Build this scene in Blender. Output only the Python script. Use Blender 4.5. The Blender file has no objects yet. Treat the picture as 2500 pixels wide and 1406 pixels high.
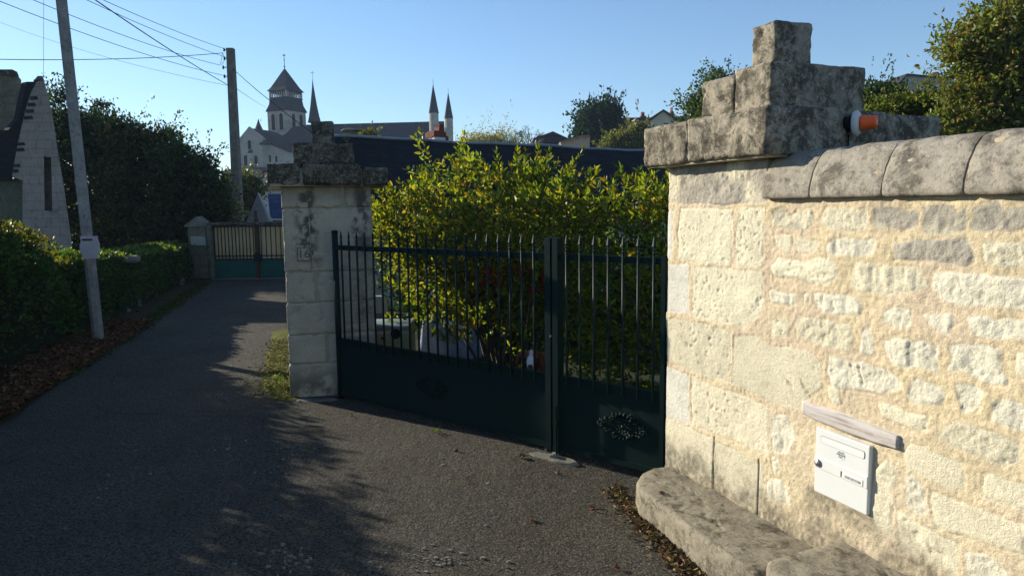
import bpy, bmesh, math, random
import numpy as np
from mathutils import Vector, Matrix
R_ = math.radians
sc = bpy.context.scene
COL = sc.collection
# ------------------------------------------------------------------ camera
FPX, PITCH, ROLL, EYE = 1750.0, R_(6.45), R_(0.7), 1.65
_r0 = np.array([1, 0, 0.]); _f = np.array([0, math.cos(PITCH), -math.sin(PITCH)]); _u0 = np.array([0, math.sin(PITCH), math.cos(PITCH)])
_r = _r0*math.cos(ROLL) - _u0*math.sin(ROLL); _u = _u0*math.cos(ROLL) + _r0*math.sin(ROLL)
cam_d = bpy.data.cameras.new('camera'); cam = bpy.data.objects.new('camera', cam_d); COL.objects.link(cam)
cam_d.sensor_width = 36; cam_d.lens = 36*FPX/2500; cam_d.clip_start = 0.05; cam_d.clip_end = 3000
cam.matrix_world = Matrix(((_r[0], _u[0], -_f[0], 0), (_r[1], _u[1], -_f[1], 0), (_r[2], _u[2], -_f[2], EYE), (0, 0, 0, 1)))
sc.camera = cam
def at(x, y, Y):                     # point at depth Y seen at photo pixel x, y
    d = _f*FPX + _r*(x-1250) - _u*(y-703); d = d/d[1]
    return np.array([0, 0, EYE]) + d*Y
def gnd(x, y, z=0.0):
    d = _f*FPX + _r*(x-1250) - _u*(y-703)
    return np.array([0, 0, EYE]) + d*(z-EYE)/d[2]
# ------------------------------------------------------------------ sky and sun
SUN_AZ, SUN_EL = R_(-56.5), R_(18)
w = bpy.data.worlds.new('World'); sc.world = w; w.use_nodes = True
nt = w.node_tree; bg = nt.nodes['Background']; sky = nt.nodes.new('ShaderNodeTexSky')
sky.sky_type = 'NISHITA'; sky.sun_disc = False; sky.sun_elevation = SUN_EL; sky.sun_rotation = SUN_AZ
sky.air_density = 1.0; sky.dust_density = 0.1; sky.ozone_density = 4.0; sky.altitude = 50
nt.links.new(sky.outputs[0], bg.inputs[0]); bg.inputs[1].default_value = 0.105
sd = bpy.data.lights.new('sun', 'SUN'); so = bpy.data.objects.new('sun', sd); COL.objects.link(so)
sd.energy = 5.0; sd.angle = R_(0.5); sd.color = (1.0, 0.93, 0.755)
sdir = Vector((math.sin(SUN_AZ)*math.cos(SUN_EL), math.cos(SUN_AZ)*math.cos(SUN_EL), math.sin(SUN_EL)))
so.rotation_euler = sdir.to_track_quat('Z', 'Y').to_euler()
sc.view_settings.view_transform = 'Standard'; sc.view_settings.look = 'None'
sc.view_settings.exposure = 0.75; sc.view_settings.gamma = 1
# ------------------------------------------------------------------ helpers
rng = np.random.default_rng(7)
def sm(a, b, x):
    t = np.clip((x-a)/(b-a), 0, 1); return t*t*(3-2*t)
def _hash(ix, iy, iz, s):
    h = (ix*374761393 + iy*668265263 + iz*2147483647 + s*974634777) & 0xFFFFFFFF
    h = ((h ^ (h >> 13))*1274126177) & 0xFFFFFFFF
    h = h ^ (h >> 16)
    return (h & 0xFFFF)/65535.0
def vn(p, s=0):                      # value noise 0..1, p (n,3)
    i = np.floor(p).astype(np.int64); f = p-i; f = f*f*(3-2*f)
    out = 0
    for dx in (0, 1):
        for dy in (0, 1):
            for dz in (0, 1):
                wgt = (f[:, 0] if dx else 1-f[:, 0])*(f[:, 1] if dy else 1-f[:, 1])*(f[:, 2] if dz else 1-f[:, 2])
                out = out + wgt*_hash(i[:, 0]+dx, i[:, 1]+dy, i[:, 2]+dz, s)
    return out
def fbm(p, freq, octv=3, s=0, gain=0.5):
    a, t, o = 1.0, 0.0, 0.0
    for k in range(octv):
        o = o + a*(vn(p*freq, s+k*17)*2-1); t += a; a *= gain; freq *= 2.03
    return o/t
def mesh_from(name, V, F, mat=None, smooth=False, col=None, mats=None, midx=None):
    me = bpy.data.meshes.new(name); V = np.asarray(V, dtype=np.float32)
    if isinstance(F, np.ndarray):
        n, k = F.shape; lt = np.full(n, k, dtype=np.int32); fl = F.astype(np.int32).ravel()
    else:
        lt = np.array([len(f) for f in F], dtype=np.int32); fl = np.array([i for f in F for i in f], dtype=np.int32)
    me.vertices.add(len(V)); me.vertices.foreach_set('co', V.ravel())
    me.loops.add(len(fl)); me.loops.foreach_set('vertex_index', fl)
    me.polygons.add(len(lt)); st = np.concatenate([[0], np.cumsum(lt)[:-1]]).astype(np.int32)
    me.polygons.foreach_set('loop_start', st); me.polygons.foreach_set('loop_total', lt)
    me.polygons.foreach_set('use_smooth', np.full(len(lt), bool(smooth)))
    if mats:
        for m in mats: me.materials.append(m)
        if midx is not None: me.polygons.foreach_set('material_index', np.asarray(midx, dtype=np.int32))
    elif mat: me.materials.append(mat)
    if col is not None:
        a = me.color_attributes.new('Col', 'FLOAT_COLOR', 'POINT')
        c = np.ones((len(V), 4), dtype=np.float32); c[:, :3] = col; a.data.foreach_set('color', c.ravel())
    me.update(calc_edges=True); me.validate()
    return me
def thing(name, label, cat, loc=(0, 0, 0), rz=0, group=None, kind=None):
    o = bpy.data.objects.new(name, None); COL.objects.link(o); o.empty_display_size = 0.2
    o.location = loc; o.rotation_euler = (0, 0, rz); tag(o, label, cat, group, kind); return o
def tag(o, label=None, cat=None, group=None, kind=None):
    if label: o['label'] = label
    if cat: o['category'] = cat
    if group: o['group'] = group
    if kind: o['kind'] = kind
    return o
def obj(name, me, parent=None, loc=None, rz=None):
    o = bpy.data.objects.new(name, me); COL.objects.link(o)
    if parent: o.parent = parent
    if loc is not None: o.location = loc
    if rz is not None: o.rotation_euler = (0, 0, rz)
    return o
def part(name, VF, mat, parent=None, smooth=False, **k):
    return obj(name, mesh_from(name, VF[0], VF[1], mat, smooth, **k), parent)
def join(*vfs):
    V, F, n = [], [], 0
    for v, f in vfs:
        v = np.asarray(v, dtype=float); V.append(v); F += [tuple(int(i)+n for i in q) for q in f]; n += len(v)
    return np.concatenate(V), F
def box(x0, x1, y0, y1, z0, z1):
    V = np.array([(x, y, z) for z in (z0, z1) for x, y in ((x0, y0), (x1, y0), (x1, y1), (x0, y1))], dtype=float)
    return V, [(3, 2, 1, 0), (4, 5, 6, 7), (0, 1, 5, 4), (1, 2, 6, 5), (2, 3, 7, 6), (3, 0, 4, 7)]
def xf(vf, loc=(0, 0, 0), rz=0, rx=0, ry=0, s=1):
    M = Matrix.Rotation(rz, 3, 'Z') @ Matrix.Rotation(ry, 3, 'Y') @ Matrix.Rotation(rx, 3, 'X')
    return np.asarray(vf[0])*s @ np.array(M).T + np.array(loc), vf[1]
def frame(o, V):                     # world coordinates -> local coordinates of an unscaled thing turned about z
    a = -o.rotation_euler[2]; V = np.asarray(V, dtype=float) - np.array(o.location)
    c, s = math.cos(a), math.sin(a)
    return np.stack([V[:, 0]*c-V[:, 1]*s, V[:, 0]*s+V[:, 1]*c, V[:, 2]], 1)
def poly_extrude(pts, d):            # pts (n,3) planar polygon, d offset vector
    pts = np.asarray(pts, dtype=float); n = len(pts); V = np.concatenate([pts, pts+np.array(d)])
    return V, [tuple(range(n-1, -1, -1)), tuple(range(n, 2*n))] + [(i, (i+1) % n, n+(i+1) % n, n+i) for i in range(n)]
def block(x0, x1, y0, y1, z0, z1, res=0.03, r=0.01, amp=0.004, freq=9, seed=0, skip=()):
    """box with a fine grid on each face, rounded worn edges and noise"""
    d = np.array([x1-x0, y1-y0, z1-z0]); n = np.maximum(1, np.round(d/res)).astype(int)
    idx = {}; V = []; F = []
    def v(i, j, k):
        key = (i, j, k)
        if key not in idx: idx[key] = len(V); V.append(key)
        return idx[key]
    for ax in range(3):
        b, c = [a for a in range(3) if a != ax]
        for side in (0, n[ax]):
            for p in range(n[b]):
                for q in range(n[c]):
                    quad = []
                    for dp, dq in ((0, 0), (1, 0), (1, 1), (0, 1)):
                        k = [0, 0, 0]; k[ax] = side; k[b] = p+dp; k[c] = q+dq; quad.append(v(*k))
                    flip = (side == 0) ^ (ax == 1)
                    F.append(tuple(quad[::-1]) if flip else tuple(quad))
    P = np.array(V)/n*d; h = d/2; Q = P-h; inner = np.clip(Q, -(h-r), h-r); D = Q-inner
    L = np.linalg.norm(D, axis=1, keepdims=True); L[L == 0] = 1
    N = D/L; Q = inner+N*r
    W = Q+h+np.array([x0, y0, z0]); nn = N
    edge = (np.sum(np.abs(D) > r*0.5, axis=1) > 1)
    disp = fbm(W+seed*3.1, freq, 5, seed, .6)*amp - edge*np.abs(fbm(W+seed, freq*1.7, 4, seed+5))*amp*3.0 - amp*1.2*sm(.32, .5, fbm(W+seed*2, freq*2.6, 3, seed+9))
    return W+nn*disp[:, None], F
def tube(pts, rad, n=6, cap=True):
    pts = np.asarray(pts, dtype=float); m = len(pts)
    if np.isscalar(rad): rad = [rad]*m
    T = np.gradient(pts, axis=0); T /= np.linalg.norm(T, axis=1, keepdims=True)+1e-9
    up = np.array([0, 0, 1.]) if abs(T[0][2]) < 0.9 else np.array([1., 0, 0])
    V = []
    for i in range(m):
        a = np.cross(T[i], up); a /= np.linalg.norm(a)+1e-9; b = np.cross(a, T[i])
        for k in range(n):
            t = 2*math.pi*k/n; V.append(pts[i]+rad[i]*(a*math.cos(t)+b*math.sin(t)))
    F = [(i*n+k, i*n+(k+1) % n, (i+1)*n+(k+1) % n, (i+1)*n+k) for i in range(m-1) for k in range(n)]
    if cap: F += [tuple(range(n-1, -1, -1)), tuple(range((m-1)*n, m*n))]
    return np.array(V), F
def lathe(prof, n=16, loc=(0, 0, 0)):
    V = []; F = []; m = len(prof)
    for r, z in prof:
        for k in range(n):
            t = 2*math.pi*k/n; V.append((r*math.cos(t), r*math.sin(t), z))
    F = [(i*n+k, i*n+(k+1) % n, (i+1)*n+(k+1) % n, (i+1)*n+k) for i in range(m-1) for k in range(n)]
    F += [tuple(range(n-1, -1, -1)), tuple(range((m-1)*n, m*n))]
    return np.array(V)+np.array(loc), F
# ------------------------------------------------------------------ materials
class NT:
    def __init__(s, name):
        s.m = bpy.data.materials.new(name); s.m.use_nodes = True; s.t = s.m.node_tree; s.b = s.t.nodes['Principled BSDF']
        s.out = s.t.nodes['Material Output']
        s.tc = s.t.nodes.new('ShaderNodeTexCoord')
    def n(s, typ, **k):
        x = s.t.nodes.new(typ)
        for a, v in k.items(): setattr(x, a, v)
        return x
    def l(s, a, b): s.t.links.new(a, b)
    def noise(s, scale, detail=4, rough=0.6, vec=None, dist=0.0):
        x = s.n('ShaderNodeTexNoise'); x.inputs['Scale'].default_value = scale; x.inputs['Detail'].default_value = detail
        x.inputs['Roughness'].default_value = rough; x.inputs['Distortion'].default_value = dist
        s.l(vec or s.tc.outputs['Object'], x.inputs['Vector']); return x.outputs['Fac']
    def ramp(s, fac, stops, interp='LINEAR'):
        x = s.n('ShaderNodeValToRGB'); e = x.color_ramp.elements; x.color_ramp.interpolation = interp
        while len(e) < len(stops): e.new(0.5)
        for i, (p, c) in enumerate(stops):
            e[i].position = p; e[i].color = (c if len(c) == 4 else (*c, 1)) if not isinstance(c, (int, float)) else (c, c, c, 1)
        s.l(fac, x.inputs[0]); return x.outputs[0]
    def mix(s, fac, a, b, mode='MIX'):
        x = s.n('ShaderNodeMix', data_type='RGBA', blend_type=mode)
        for sock, v in ((x.inputs[0], fac), (x.inputs[6], a), (x.inputs[7], b)):
            if isinstance(v, (int, float)): sock.default_value = v
            elif isinstance(v, tuple): sock.default_value = (*v, 1) if len(v) == 3 else v
            else: s.l(v, sock)
        return x.outputs[2]
    def math(s, op, a, b=0.0):
        x = s.n('ShaderNodeMath', operation=op)
        for sock, v in ((x.inputs[0], a), (x.inputs[1], b)):
            if isinstance(v, (int, float)): sock.default_value = v
            else: s.l(v, sock)
        return x.outputs[0]
    def bump(s, h, strength=0.5, dist=0.01, prev=None):
        x = s.n('ShaderNodeBump'); x.inputs['Strength'].default_value = strength; x.inputs['Distance'].default_value = dist
        s.l(h, x.inputs['Height'])
        if prev: s.l(prev, x.inputs['Normal'])
        return x.outputs[0]
    def done(s, col=None, rough=0.9, normal=None, spec=0.3, metal=0.0):
        if col is not None:
            if isinstance(col, tuple): s.b.inputs['Base Color'].default_value = (*col, 1)
            else: s.l(col, s.b.inputs['Base Color'])
        if isinstance(rough, (int, float)): s.b.inputs['Roughness'].default_value = rough
        else: s.l(rough, s.b.inputs['Roughness'])
        s.b.inputs['Specular IOR Level'].default_value = spec; s.b.inputs['Metallic'].default_value = metal
        if normal: s.l(normal, s.b.inputs['Normal'])
        return s.m
def attr(s):
    x = s.n('ShaderNodeAttribute'); x.attribute_name = 'Col'; return x.outputs['Color']
def mottle(name, a, b, scale=8, rough=0.85, bump=0.3, bdist=0.005, bscale=60, spec=0.25, metal=0.0, c=None):
    s = NT(name); f = s.noise(scale, 6, 0.65); col = s.ramp(f, [(0.35, a), (0.65, b)])
    if c: col = s.mix(s.ramp(s.noise(scale*2.7, 5, 0.7), [(0.55, 0.0), (0.7, 1.0)]), col, c)
    return s.done(col, rough, s.bump(s.noise(bscale, 4), bump, bdist), spec, metal)
def courses(m, w_=.42, h_=.24):           # faint stone courses on a material's colour and relief
    t = m.node_tree; b = t.nodes['Principled BSDF']; src = b.inputs['Base Color'].links[0].from_socket
    tc = t.nodes.new('ShaderNodeTexCoord'); mp = t.nodes.new('ShaderNodeMapping'); mp.inputs['Rotation'].default_value = (math.pi/2, 0, 0); bt = t.nodes.new('ShaderNodeTexBrick')
    t.links.new(tc.outputs['Object'], mp.inputs[0]); t.links.new(mp.outputs[0], bt.inputs['Vector']); bt.inputs['Scale'].default_value = 1
    bt.inputs['Brick Width'].default_value = w_; bt.inputs['Row Height'].default_value = h_; bt.inputs['Mortar Size'].default_value = .012
    bt.inputs['Color1'].default_value = (1, 1, 1, 1); bt.inputs['Color2'].default_value = (.90, .90, .90, 1); bt.inputs['Mortar'].default_value = (.76, .75, .74, 1)
    x = t.nodes.new('ShaderNodeMix'); x.data_type = 'RGBA'; x.blend_type = 'MULTIPLY'; x.inputs[0].default_value = 1.0
    t.links.new(src, x.inputs[6]); t.links.new(bt.outputs['Color'], x.inputs[7]); t.links.new(x.outputs[2], b.inputs['Base Color']); return m
# attribute-coloured limestone with grain and pores
s = NT('limestone'); c = attr(s)
g = s.ramp(s.noise(70, 6, 0.8), [(0.35, 0.80), (0.65, 1.10)]); c2 = s.mix(1.0, c, g, 'MULTIPLY')
g2 = s.ramp(s.noise(6, 5, 0.6), [(0.3, 0.90), (0.7, 1.06)]); c2 = s.mix(1.0, c2, g2, 'MULTIPLY')
por = s.ramp(s.noise(130, 3, 0.7), [(0.28, 0.62), (0.40, 1.0)]); c2 = s.mix(0.55, c2, s.mix(1.0, c2, por, 'MULTIPLY'))
nb = s.bump(s.noise(150, 4, 0.75), 0.9, 0.005); nb = s.bump(s.noise(45, 6, 0.75), 0.7, 0.009, nb)
M_WALL = s.done(c2, 0.95, nb, 0.1)
def lichen(name, base, dark, pale, amt=0.5, spots=0.7, sc_=1.0):
    s = NT(name)
    col = s.ramp(s.noise(5*sc_, 6, 0.7), [(0.35, base), (0.65, tuple(v*1.35 for v in base))])
    blot = s.ramp(s.noise(7*sc_, 9, 0.78, dist=0.4), [(0.60-amt*0.25, 0.0), (0.70-amt*0.25, 1.0)])
    col = s.mix(s.math('MULTIPLY', blot, 0.85), col, dark)
    fine = s.ramp(s.noise(38*sc_, 5, 0.75), [(0.52, 0.0), (0.62, 1.0)]); col = s.mix(s.math('MULTIPLY', fine, 0.55), col, dark)
    vor = s.n('ShaderNodeTexVoronoi'); vor.inputs['Scale'].default_value = 24*sc_; s.l(s.tc.outputs['Object'], vor.inputs['Vector'])
    dd = s.math('ADD', vor.outputs['Distance'], s.math('MULTIPLY', s.noise(40, 3), 0.35))
    sp = s.ramp(dd, [(0.30, 1.0), (0.36, 0.0)]); gate = s.ramp(s.noise(6, 3), [(0.5, 0.0), (0.58, 1.0)])
    col = s.mix(s.math('MULTIPLY', s.math('MULTIPLY', sp, gate), spots), col, pale)
    pf = s.ramp(s.noise(26*sc_, 8, 0.8), [(0.52, 0.0), (0.62, 1.0)]); col = s.mix(s.math('MULTIPLY', pf, 0.55), col, pale)
    pl = s.ramp(s.noise(3.3*sc_, 7, 0.7), [(0.56, 0.0), (0.64, 1.0)]); col = s.mix(s.math('MULTIPLY', pl, 0.6), col, pale)
    nb = s.bump(s.noise(110, 5, 0.7), 0.6, 0.004); nb = s.bump(s.noise(22, 6, 0.7), 0.5, 0.012, nb)
    return s.done(col, 0.95, nb, 0.1)
M_CAP = lichen('lichen_stone', (0.25, 0.215, 0.165), (0.055, 0.047, 0.036), (0.50, 0.44, 0.34), 0.62, 0.35)
M_COPE = lichen('coping_stone', (0.27, 0.238, 0.195), (0.10, 0.086, 0.068), (0.46, 0.41, 0.335), 0.45, 0.0)
M_DARKCAP = lichen('dark_lichen_stone', (0.12, 0.11, 0.085), (0.03, 0.028, 0.022), (0.34, 0.31, 0.25), 0.75, 0.6, sc_=1.4)
M_LEDGE = lichen('ledge_stone', (0.24, 0.21, 0.16), (0.09, 0.075, 0.055), (0.37, 0.33, 0.24), 0.45, 0.3, sc_=1.3)
M_PILLAR = lichen('pillar_stone', (0.34, 0.31, 0.245), (0.14, 0.125, 0.095), (0.42, 0.385, 0.30), 0.12, sc_=0.8)
M_MORTAR = mottle('mortar', (0.30, 0.26, 0.18), (0.38, 0.33, 0.23), 12)
M_SLATE = mottle('slate', (0.014, 0.017, 0.025), (0.030, 0.035, 0.045), 5, 0.75, 0.5, 0.01, 30, 0.2)
def slate_tiles(name, a, b, sx, sz):
    s = NT(name); bt = s.n('ShaderNodeTexBrick'); mp = s.n('ShaderNodeMapping'); mp.inputs['Rotation'].default_value = (math.pi/2, 0, 0)
    s.l(s.tc.outputs['Object'], mp.inputs[0]); s.l(mp.outputs[0], bt.inputs['Vector'])
    bt.inputs['Color1'].default_value = (*a, 1); bt.inputs['Color2'].default_value = (*b, 1); bt.inputs['Mortar'].default_value = (*[v*0.4 for v in a], 1)
    bt.inputs['Scale'].default_value = 1; bt.inputs['Brick Width'].default_value = sx; bt.inputs['Row Height'].default_value = sz; bt.inputs['Mortar Size'].default_value = sz*0.06
    col = s.mix(0.5, bt.outputs['Color'], s.ramp(s.noise(1.5, 6, 0.7), [(0.35, a), (0.65, b)]))
    return s.done(col, 0.9, None, 0.08)
M_SLATE_T = slate_tiles('slate_tiles', (0.013, 0.015, 0.018), (0.027, 0.030, 0.035), 0.15, 0.085)
M_SLATE_BLUE = slate_tiles('blue_slate', (0.05, 0.075, 0.14), (0.09, 0.12, 0.20), 0.22, 0.13)
M_SLATE_FAR = slate_tiles('church_slate', (0.026, 0.031, 0.044), (0.044, 0.050, 0.066), 1.3, 0.5)
M_ZINC = mottle('zinc', (0.16, 0.19, 0.23), (0.24, 0.27, 0.31), 4, 0.5, 0.1)
M_CHURCH = mottle('church_stone', (0.36, 0.34, 0.29), (0.47, 0.44, 0.37), 0.5, 0.9, 0.4, 0.1, 2, c=(0.24, 0.22, 0.19))
M_RUIN = lichen('gable_stone', (0.27, 0.225, 0.195), (0.17, 0.145, 0.125), (0.35, 0.30, 0.26), 0.2, 0.3, sc_=0.5)
M_RUIN_DK = lichen('chimney_stone', (0.13, 0.12, 0.085), (0.10, 0.09, 0.065), (0.30, 0.27, 0.20), 0.4, sc_=0.5)
courses(M_RUIN, .36, .19); courses(M_RUIN_DK, .6, .3); courses(M_CHURCH, 1.4, .7)
M_CREAM = mottle('cream_render', (0.52, 0.46, 0.30), (0.62, 0.55, 0.38), 1.2, 0.9)
M_GREYW = mottle('grey_wall', (0.25, 0.24, 0.22), (0.38, 0.36, 0.32), 0.9, 0.9, c=(0.14, 0.13, 0.12))
M_WHITEW = mottle('white_render', (0.50, 0.48, 0.44), (0.60, 0.58, 0.53), 0.9, 0.9)
M_BRICK = mottle('red_brick', (0.12, 0.035, 0.024), (0.19, 0.06, 0.04), 12, 0.9)
M_TERRA = mottle('terracotta_tiles', (0.26, 0.17, 0.11), (0.36, 0.25, 0.17), 2.5, 0.9)
M_PINK = mottle('pinkish_stone', (0.50, 0.34, 0.24), (0.60, 0.45, 0.33), 1.5, 0.9, c=(0.40, 0.16, 0.10))
M_DARKGLASS = NT('window_glass').done((0.02, 0.025, 0.03), 0.15, None, 0.5)
M_GATE = mottle('gate_green_paint', (0.004, 0.017, 0.015), (0.006, 0.023, 0.020), 3, 0.5, 0.0, 0.001, 80, 0.15)
M_BLACKMET = mottle('dark_metal', (0.012, 0.013, 0.014), (0.022, 0.024, 0.025), 20, 0.5)
M_CONC = mottle('weathered_concrete', (0.17, 0.165, 0.155), (0.28, 0.27, 0.25), 9, 0.9, 0.5, 0.004, 70, c=(0.09, 0.09, 0.08))
M_CONC2 = mottle('pole_concrete', (0.13, 0.12, 0.10), (0.22, 0.20, 0.16), 6, 0.9, 0.5, 0.004, 50, c=(0.07, 0.065, 0.055))
M_CONC_P = mottle('pale_concrete', (0.30, 0.28, 0.24), (0.40, 0.37, 0.32), 9, 0.9)
M_WHITE = mottle('white_enamel', (0.65, 0.655, 0.64), (0.70, 0.70, 0.685), 3, 0.3, 0.03, 0.001, 30, 0.5)
M_WHITEP = mottle('white_plastic', (0.54, 0.52, 0.48), (0.62, 0.60, 0.56), 6, 0.4, 0.05)
M_SLOT = NT('slot_flap').done((0.70, 0.70, 0.69), 0.35)
M_CHROME = NT('lock_metal').done((0.35, 0.35, 0.36), 0.3, None, 0.5, 0.9)
M_INK = NT('ink').done((0.10, 0.12, 0.16), 0.8)
M_GREYPL = NT('name_strip').done((0.22, 0.22, 0.23), 0.6)
M_ORANGE = mottle('orange_lens', (0.85, 0.10, 0.02), (0.95, 0.14, 0.03), 8, 0.3, 0.05)
M_SIGN = mottle('sign_back', (0.42, 0.38, 0.39), (0.50, 0.46, 0.47), 5, 0.6)
M_TAN = mottle('tan_canvas', (0.50, 0.37, 0.20), (0.62, 0.47, 0.27), 3, 0.9, c=(0.42, 0.30, 0.17))
M_TEAL = mottle('teal_paint', (0.010, 0.085, 0.065), (0.016, 0.12, 0.09), 3, 0.5)
M_RUST = mottle('rusty_iron', (0.07, 0.028, 0.014), (0.12, 0.05, 0.025), 14, 0.8)
M_BEIGE = mottle('beige_enamel', (0.30, 0.28, 0.15), (0.38, 0.35, 0.20), 6, 0.45)
M_PALEBLUE = mottle('pale_blue_lid', (0.20, 0.25, 0.27), (0.27, 0.32, 0.34), 6, 0.5)
M_TARP = mottle('blue_tarpaulin', (0.12, 0.17, 0.34), (0.26, 0.31, 0.44), 5, 0.55, 0.6, 0.02, 12)
M_OPENING = NT('dark_opening').done((0.012, 0.014, 0.018), 1.0, None, 0.0)
M_RUBBER = NT('black_hole').done((0.008, 0.008, 0.008), 0.8)
M_BARK = mottle('bark', (0.05, 0.035, 0.022), (0.10, 0.075, 0.05), 14, 0.95, 0.8, 0.01, 40)
M_BARK_PALE = mottle('pale_bark', (0.16, 0.14, 0.10), (0.24, 0.21, 0.16), 14, 0.95)
M_WIRE = NT('cable').done((0.02, 0.02, 0.022), 1.0, None, 0.0)
s = NT('tan_sheet'); tc_ = s.ramp(s.noise(3, 5, .6), [(.35, (0.76, 0.60, 0.38)), (.65, (0.88, 0.72, 0.48))]); s.done(tc_, .9)
tr_ = s.n('ShaderNodeBsdfTranslucent'); s.l(tc_, tr_.inputs[0]); mx_ = s.n('ShaderNodeMixShader'); mx_.inputs[0].default_value = .6
s.l(s.b.outputs[0], mx_.inputs[1]); s.l(tr_.outputs[0], mx_.inputs[2]); s.l(mx_.outputs[0], s.out.inputs[0]); M_TANSHEET = s.m
# grey weathered board
s = NT('grey_board'); mp = s.n('ShaderNodeMapping'); mp.inputs['Scale'].default_value = (3, 30, 60); s.l(s.tc.outputs['Object'], mp.inputs[0])
f = s.noise(1.5, 7, 0.7, mp.outputs[0], 0.6); col = s.ramp(f, [(0.3, (0.24, 0.20, 0.18)), (0.48, (0.50, 0.45, 0.42)), (0.7, (0.64, 0.59, 0.56))])
M_BOARD = s.done(col, 0.85, s.bump(f, 0.7, 0.004), 0.1)
def foliage(name, trans=0.45, tint=(1.25, 1.35, 0.5), rough=0.45, spec=0.35):
    s = NT(name); c = attr(s); s.done(c, rough, None, spec)
    tr = s.n('ShaderNodeBsdfTranslucent'); s.l(s.mix(1.0, c, tint, 'MULTIPLY'), tr.inputs[0])
    mx = s.n('ShaderNodeMixShader'); mx.inputs[0].default_value = trans
    s.l(s.b.outputs[0], mx.inputs[1]); s.l(tr.outputs[0], mx.inputs[2]); s.l(mx.outputs[0], s.out.inputs[0]); return s.m
M_LEAF = foliage('leaves'); M_LEAF_DK = foliage('dark_leaves', 0.30, (1.2, 1.3, 0.5), 0.6, 0.15)
M_LEAF_SUN = foliage('backlit_leaves', 0.55, (1.6, 1.55, 0.42), 0.4, 0.35)
M_LITTER = foliage('dead_leaves', 0.1, (1, 1, 1), 0.85, 0.1)
# asphalt
s = NT('asphalt'); P = s.n('ShaderNodeNewGeometry').outputs['Position']
big = s.noise(0.8, 5, 0.6, P); col = s.ramp(big, [(0.35, (0.090, 0.079, 0.060)), (0.65, (0.158, 0.138, 0.103))])
agg = s.noise(75, 4, 0.85, P); col = s.mix(s.ramp(agg, [(0.50, 0.0), (0.60, 0.9)]), col, (0.31, 0.275, 0.21)); ag2 = s.noise(28, 5, 0.8, P); col = s.mix(s.ramp(ag2, [(0.52, 0.0), (0.64, 0.6)]), col, (0.15, 0.125, 0.095))
dk = s.ramp(s.noise(45, 4, 0.8, P), [(0.36, 1.0), (0.47, 0.0)]); col = s.mix(s.math('MULTIPLY', dk, 0.7), col, (0.022, 0.021, 0.02))
mp = s.n('ShaderNodeMapping'); mp.inputs['Scale'].default_value = (1.0, 1.7, 1); mp.inputs['Rotation'].default_value = (0, 0, 0.25); s.l(P, mp.inputs[0])
ch = s.math('MULTIPLY', s.ramp(s.noise(9, 8, 0.8, mp.outputs[0], 0.5), [(0.57, 0.0), (0.64, 1.0)]), s.ramp(s.noise(1.3, 3, 0.5, P), [(0.44, 0.0), (0.56, 1.0)]))
col = s.mix(s.math('MULTIPLY', ch, 0.55), col, (0.30, 0.28, 0.25))
br = s.math('MULTIPLY', s.ramp(s.noise(2.2, 6, 0.7, P), [(0.5, 0.0), (0.66, 1.0)]), 0.35); col = s.mix(br, col, (0.11, 0.080, 0.045))
vo = s.n('ShaderNodeTexVoronoi', feature='DISTANCE_TO_EDGE'); wv = s.n('ShaderNodeMix', data_type='VECTOR'); wv.inputs[0].default_value = .22
nn = s.n('ShaderNodeTexNoise'); nn.inputs['Scale'].default_value = 2.2; nn.inputs['Detail'].default_value = 6; s.l(P, nn.inputs['Vector']); s.l(P, wv.inputs[4]); s.l(nn.outputs['Color'], wv.inputs[5]); s.l(wv.outputs[1], vo.inputs['Vector']); vo.inputs['Scale'].default_value = .55
ck = s.math('MULTIPLY', s.ramp(vo.outputs['Distance'], [(0.002, 1.0), (0.007, 0.0)]), s.ramp(s.noise(1.1, 3, .5, P), [(.48, 0.0), (.56, 1.0)])); col = s.mix(s.math('MULTIPLY', ck, .45), col, (0.018, 0.017, 0.015))
va = s.n('ShaderNodeTexVoronoi'); va.inputs['Scale'].default_value = 75; va.inputs['Randomness'].default_value = 1.0; s.l(P, va.inputs['Vector'])
vd = s.ramp(va.outputs['Distance'], [(0.0, 1.0), (0.75, 0.0)]); pit = s.ramp(va.outputs['Distance'], [(0.50, 0.0), (0.72, 1.0)]); col = s.mix(s.math('MULTIPLY', pit, .75), col, (0.016, 0.015, 0.013))
nb = s.bump(vd, 1.0, 0.03)
nb = s.bump(s.noise(40, 5, 0.85, P), 0.9, 0.03, nb); nb = s.bump(s.noise(12, 5, 0.7, P), 0.8, 0.03, nb)
M_ASPH = s.done(col, 0.85, nb, 0.25)
s = NT('earth'); P = s.n('ShaderNodeNewGeometry').outputs['Position']
col = s.ramp(s.noise(1.5, 7, 0.7, P), [(0.35, (0.045, 0.05, 0.02)), (0.55, (0.07, 0.055, 0.03)), (0.7, (0.05, 0.07, 0.02))])
M_EARTH = s.done(col, 0.95, s.bump(s.noise(30, 5, 0.7, P), 0.8, 0.03), 0.1)
s = NT('moss'); P = s.n('ShaderNodeNewGeometry').outputs['Position']
col = s.ramp(s.noise(14, 7, 0.75, P), [(0.35, (0.07, 0.055, 0.02)), (0.5, (0.11, 0.105, 0.02)), (0.68, (0.16, 0.17, 0.03))])
M_MOSS = s.done(col, 0.95, s.bump(s.noise(60, 5, 0.75, P), 1.0, 0.02), 0.1)
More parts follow.
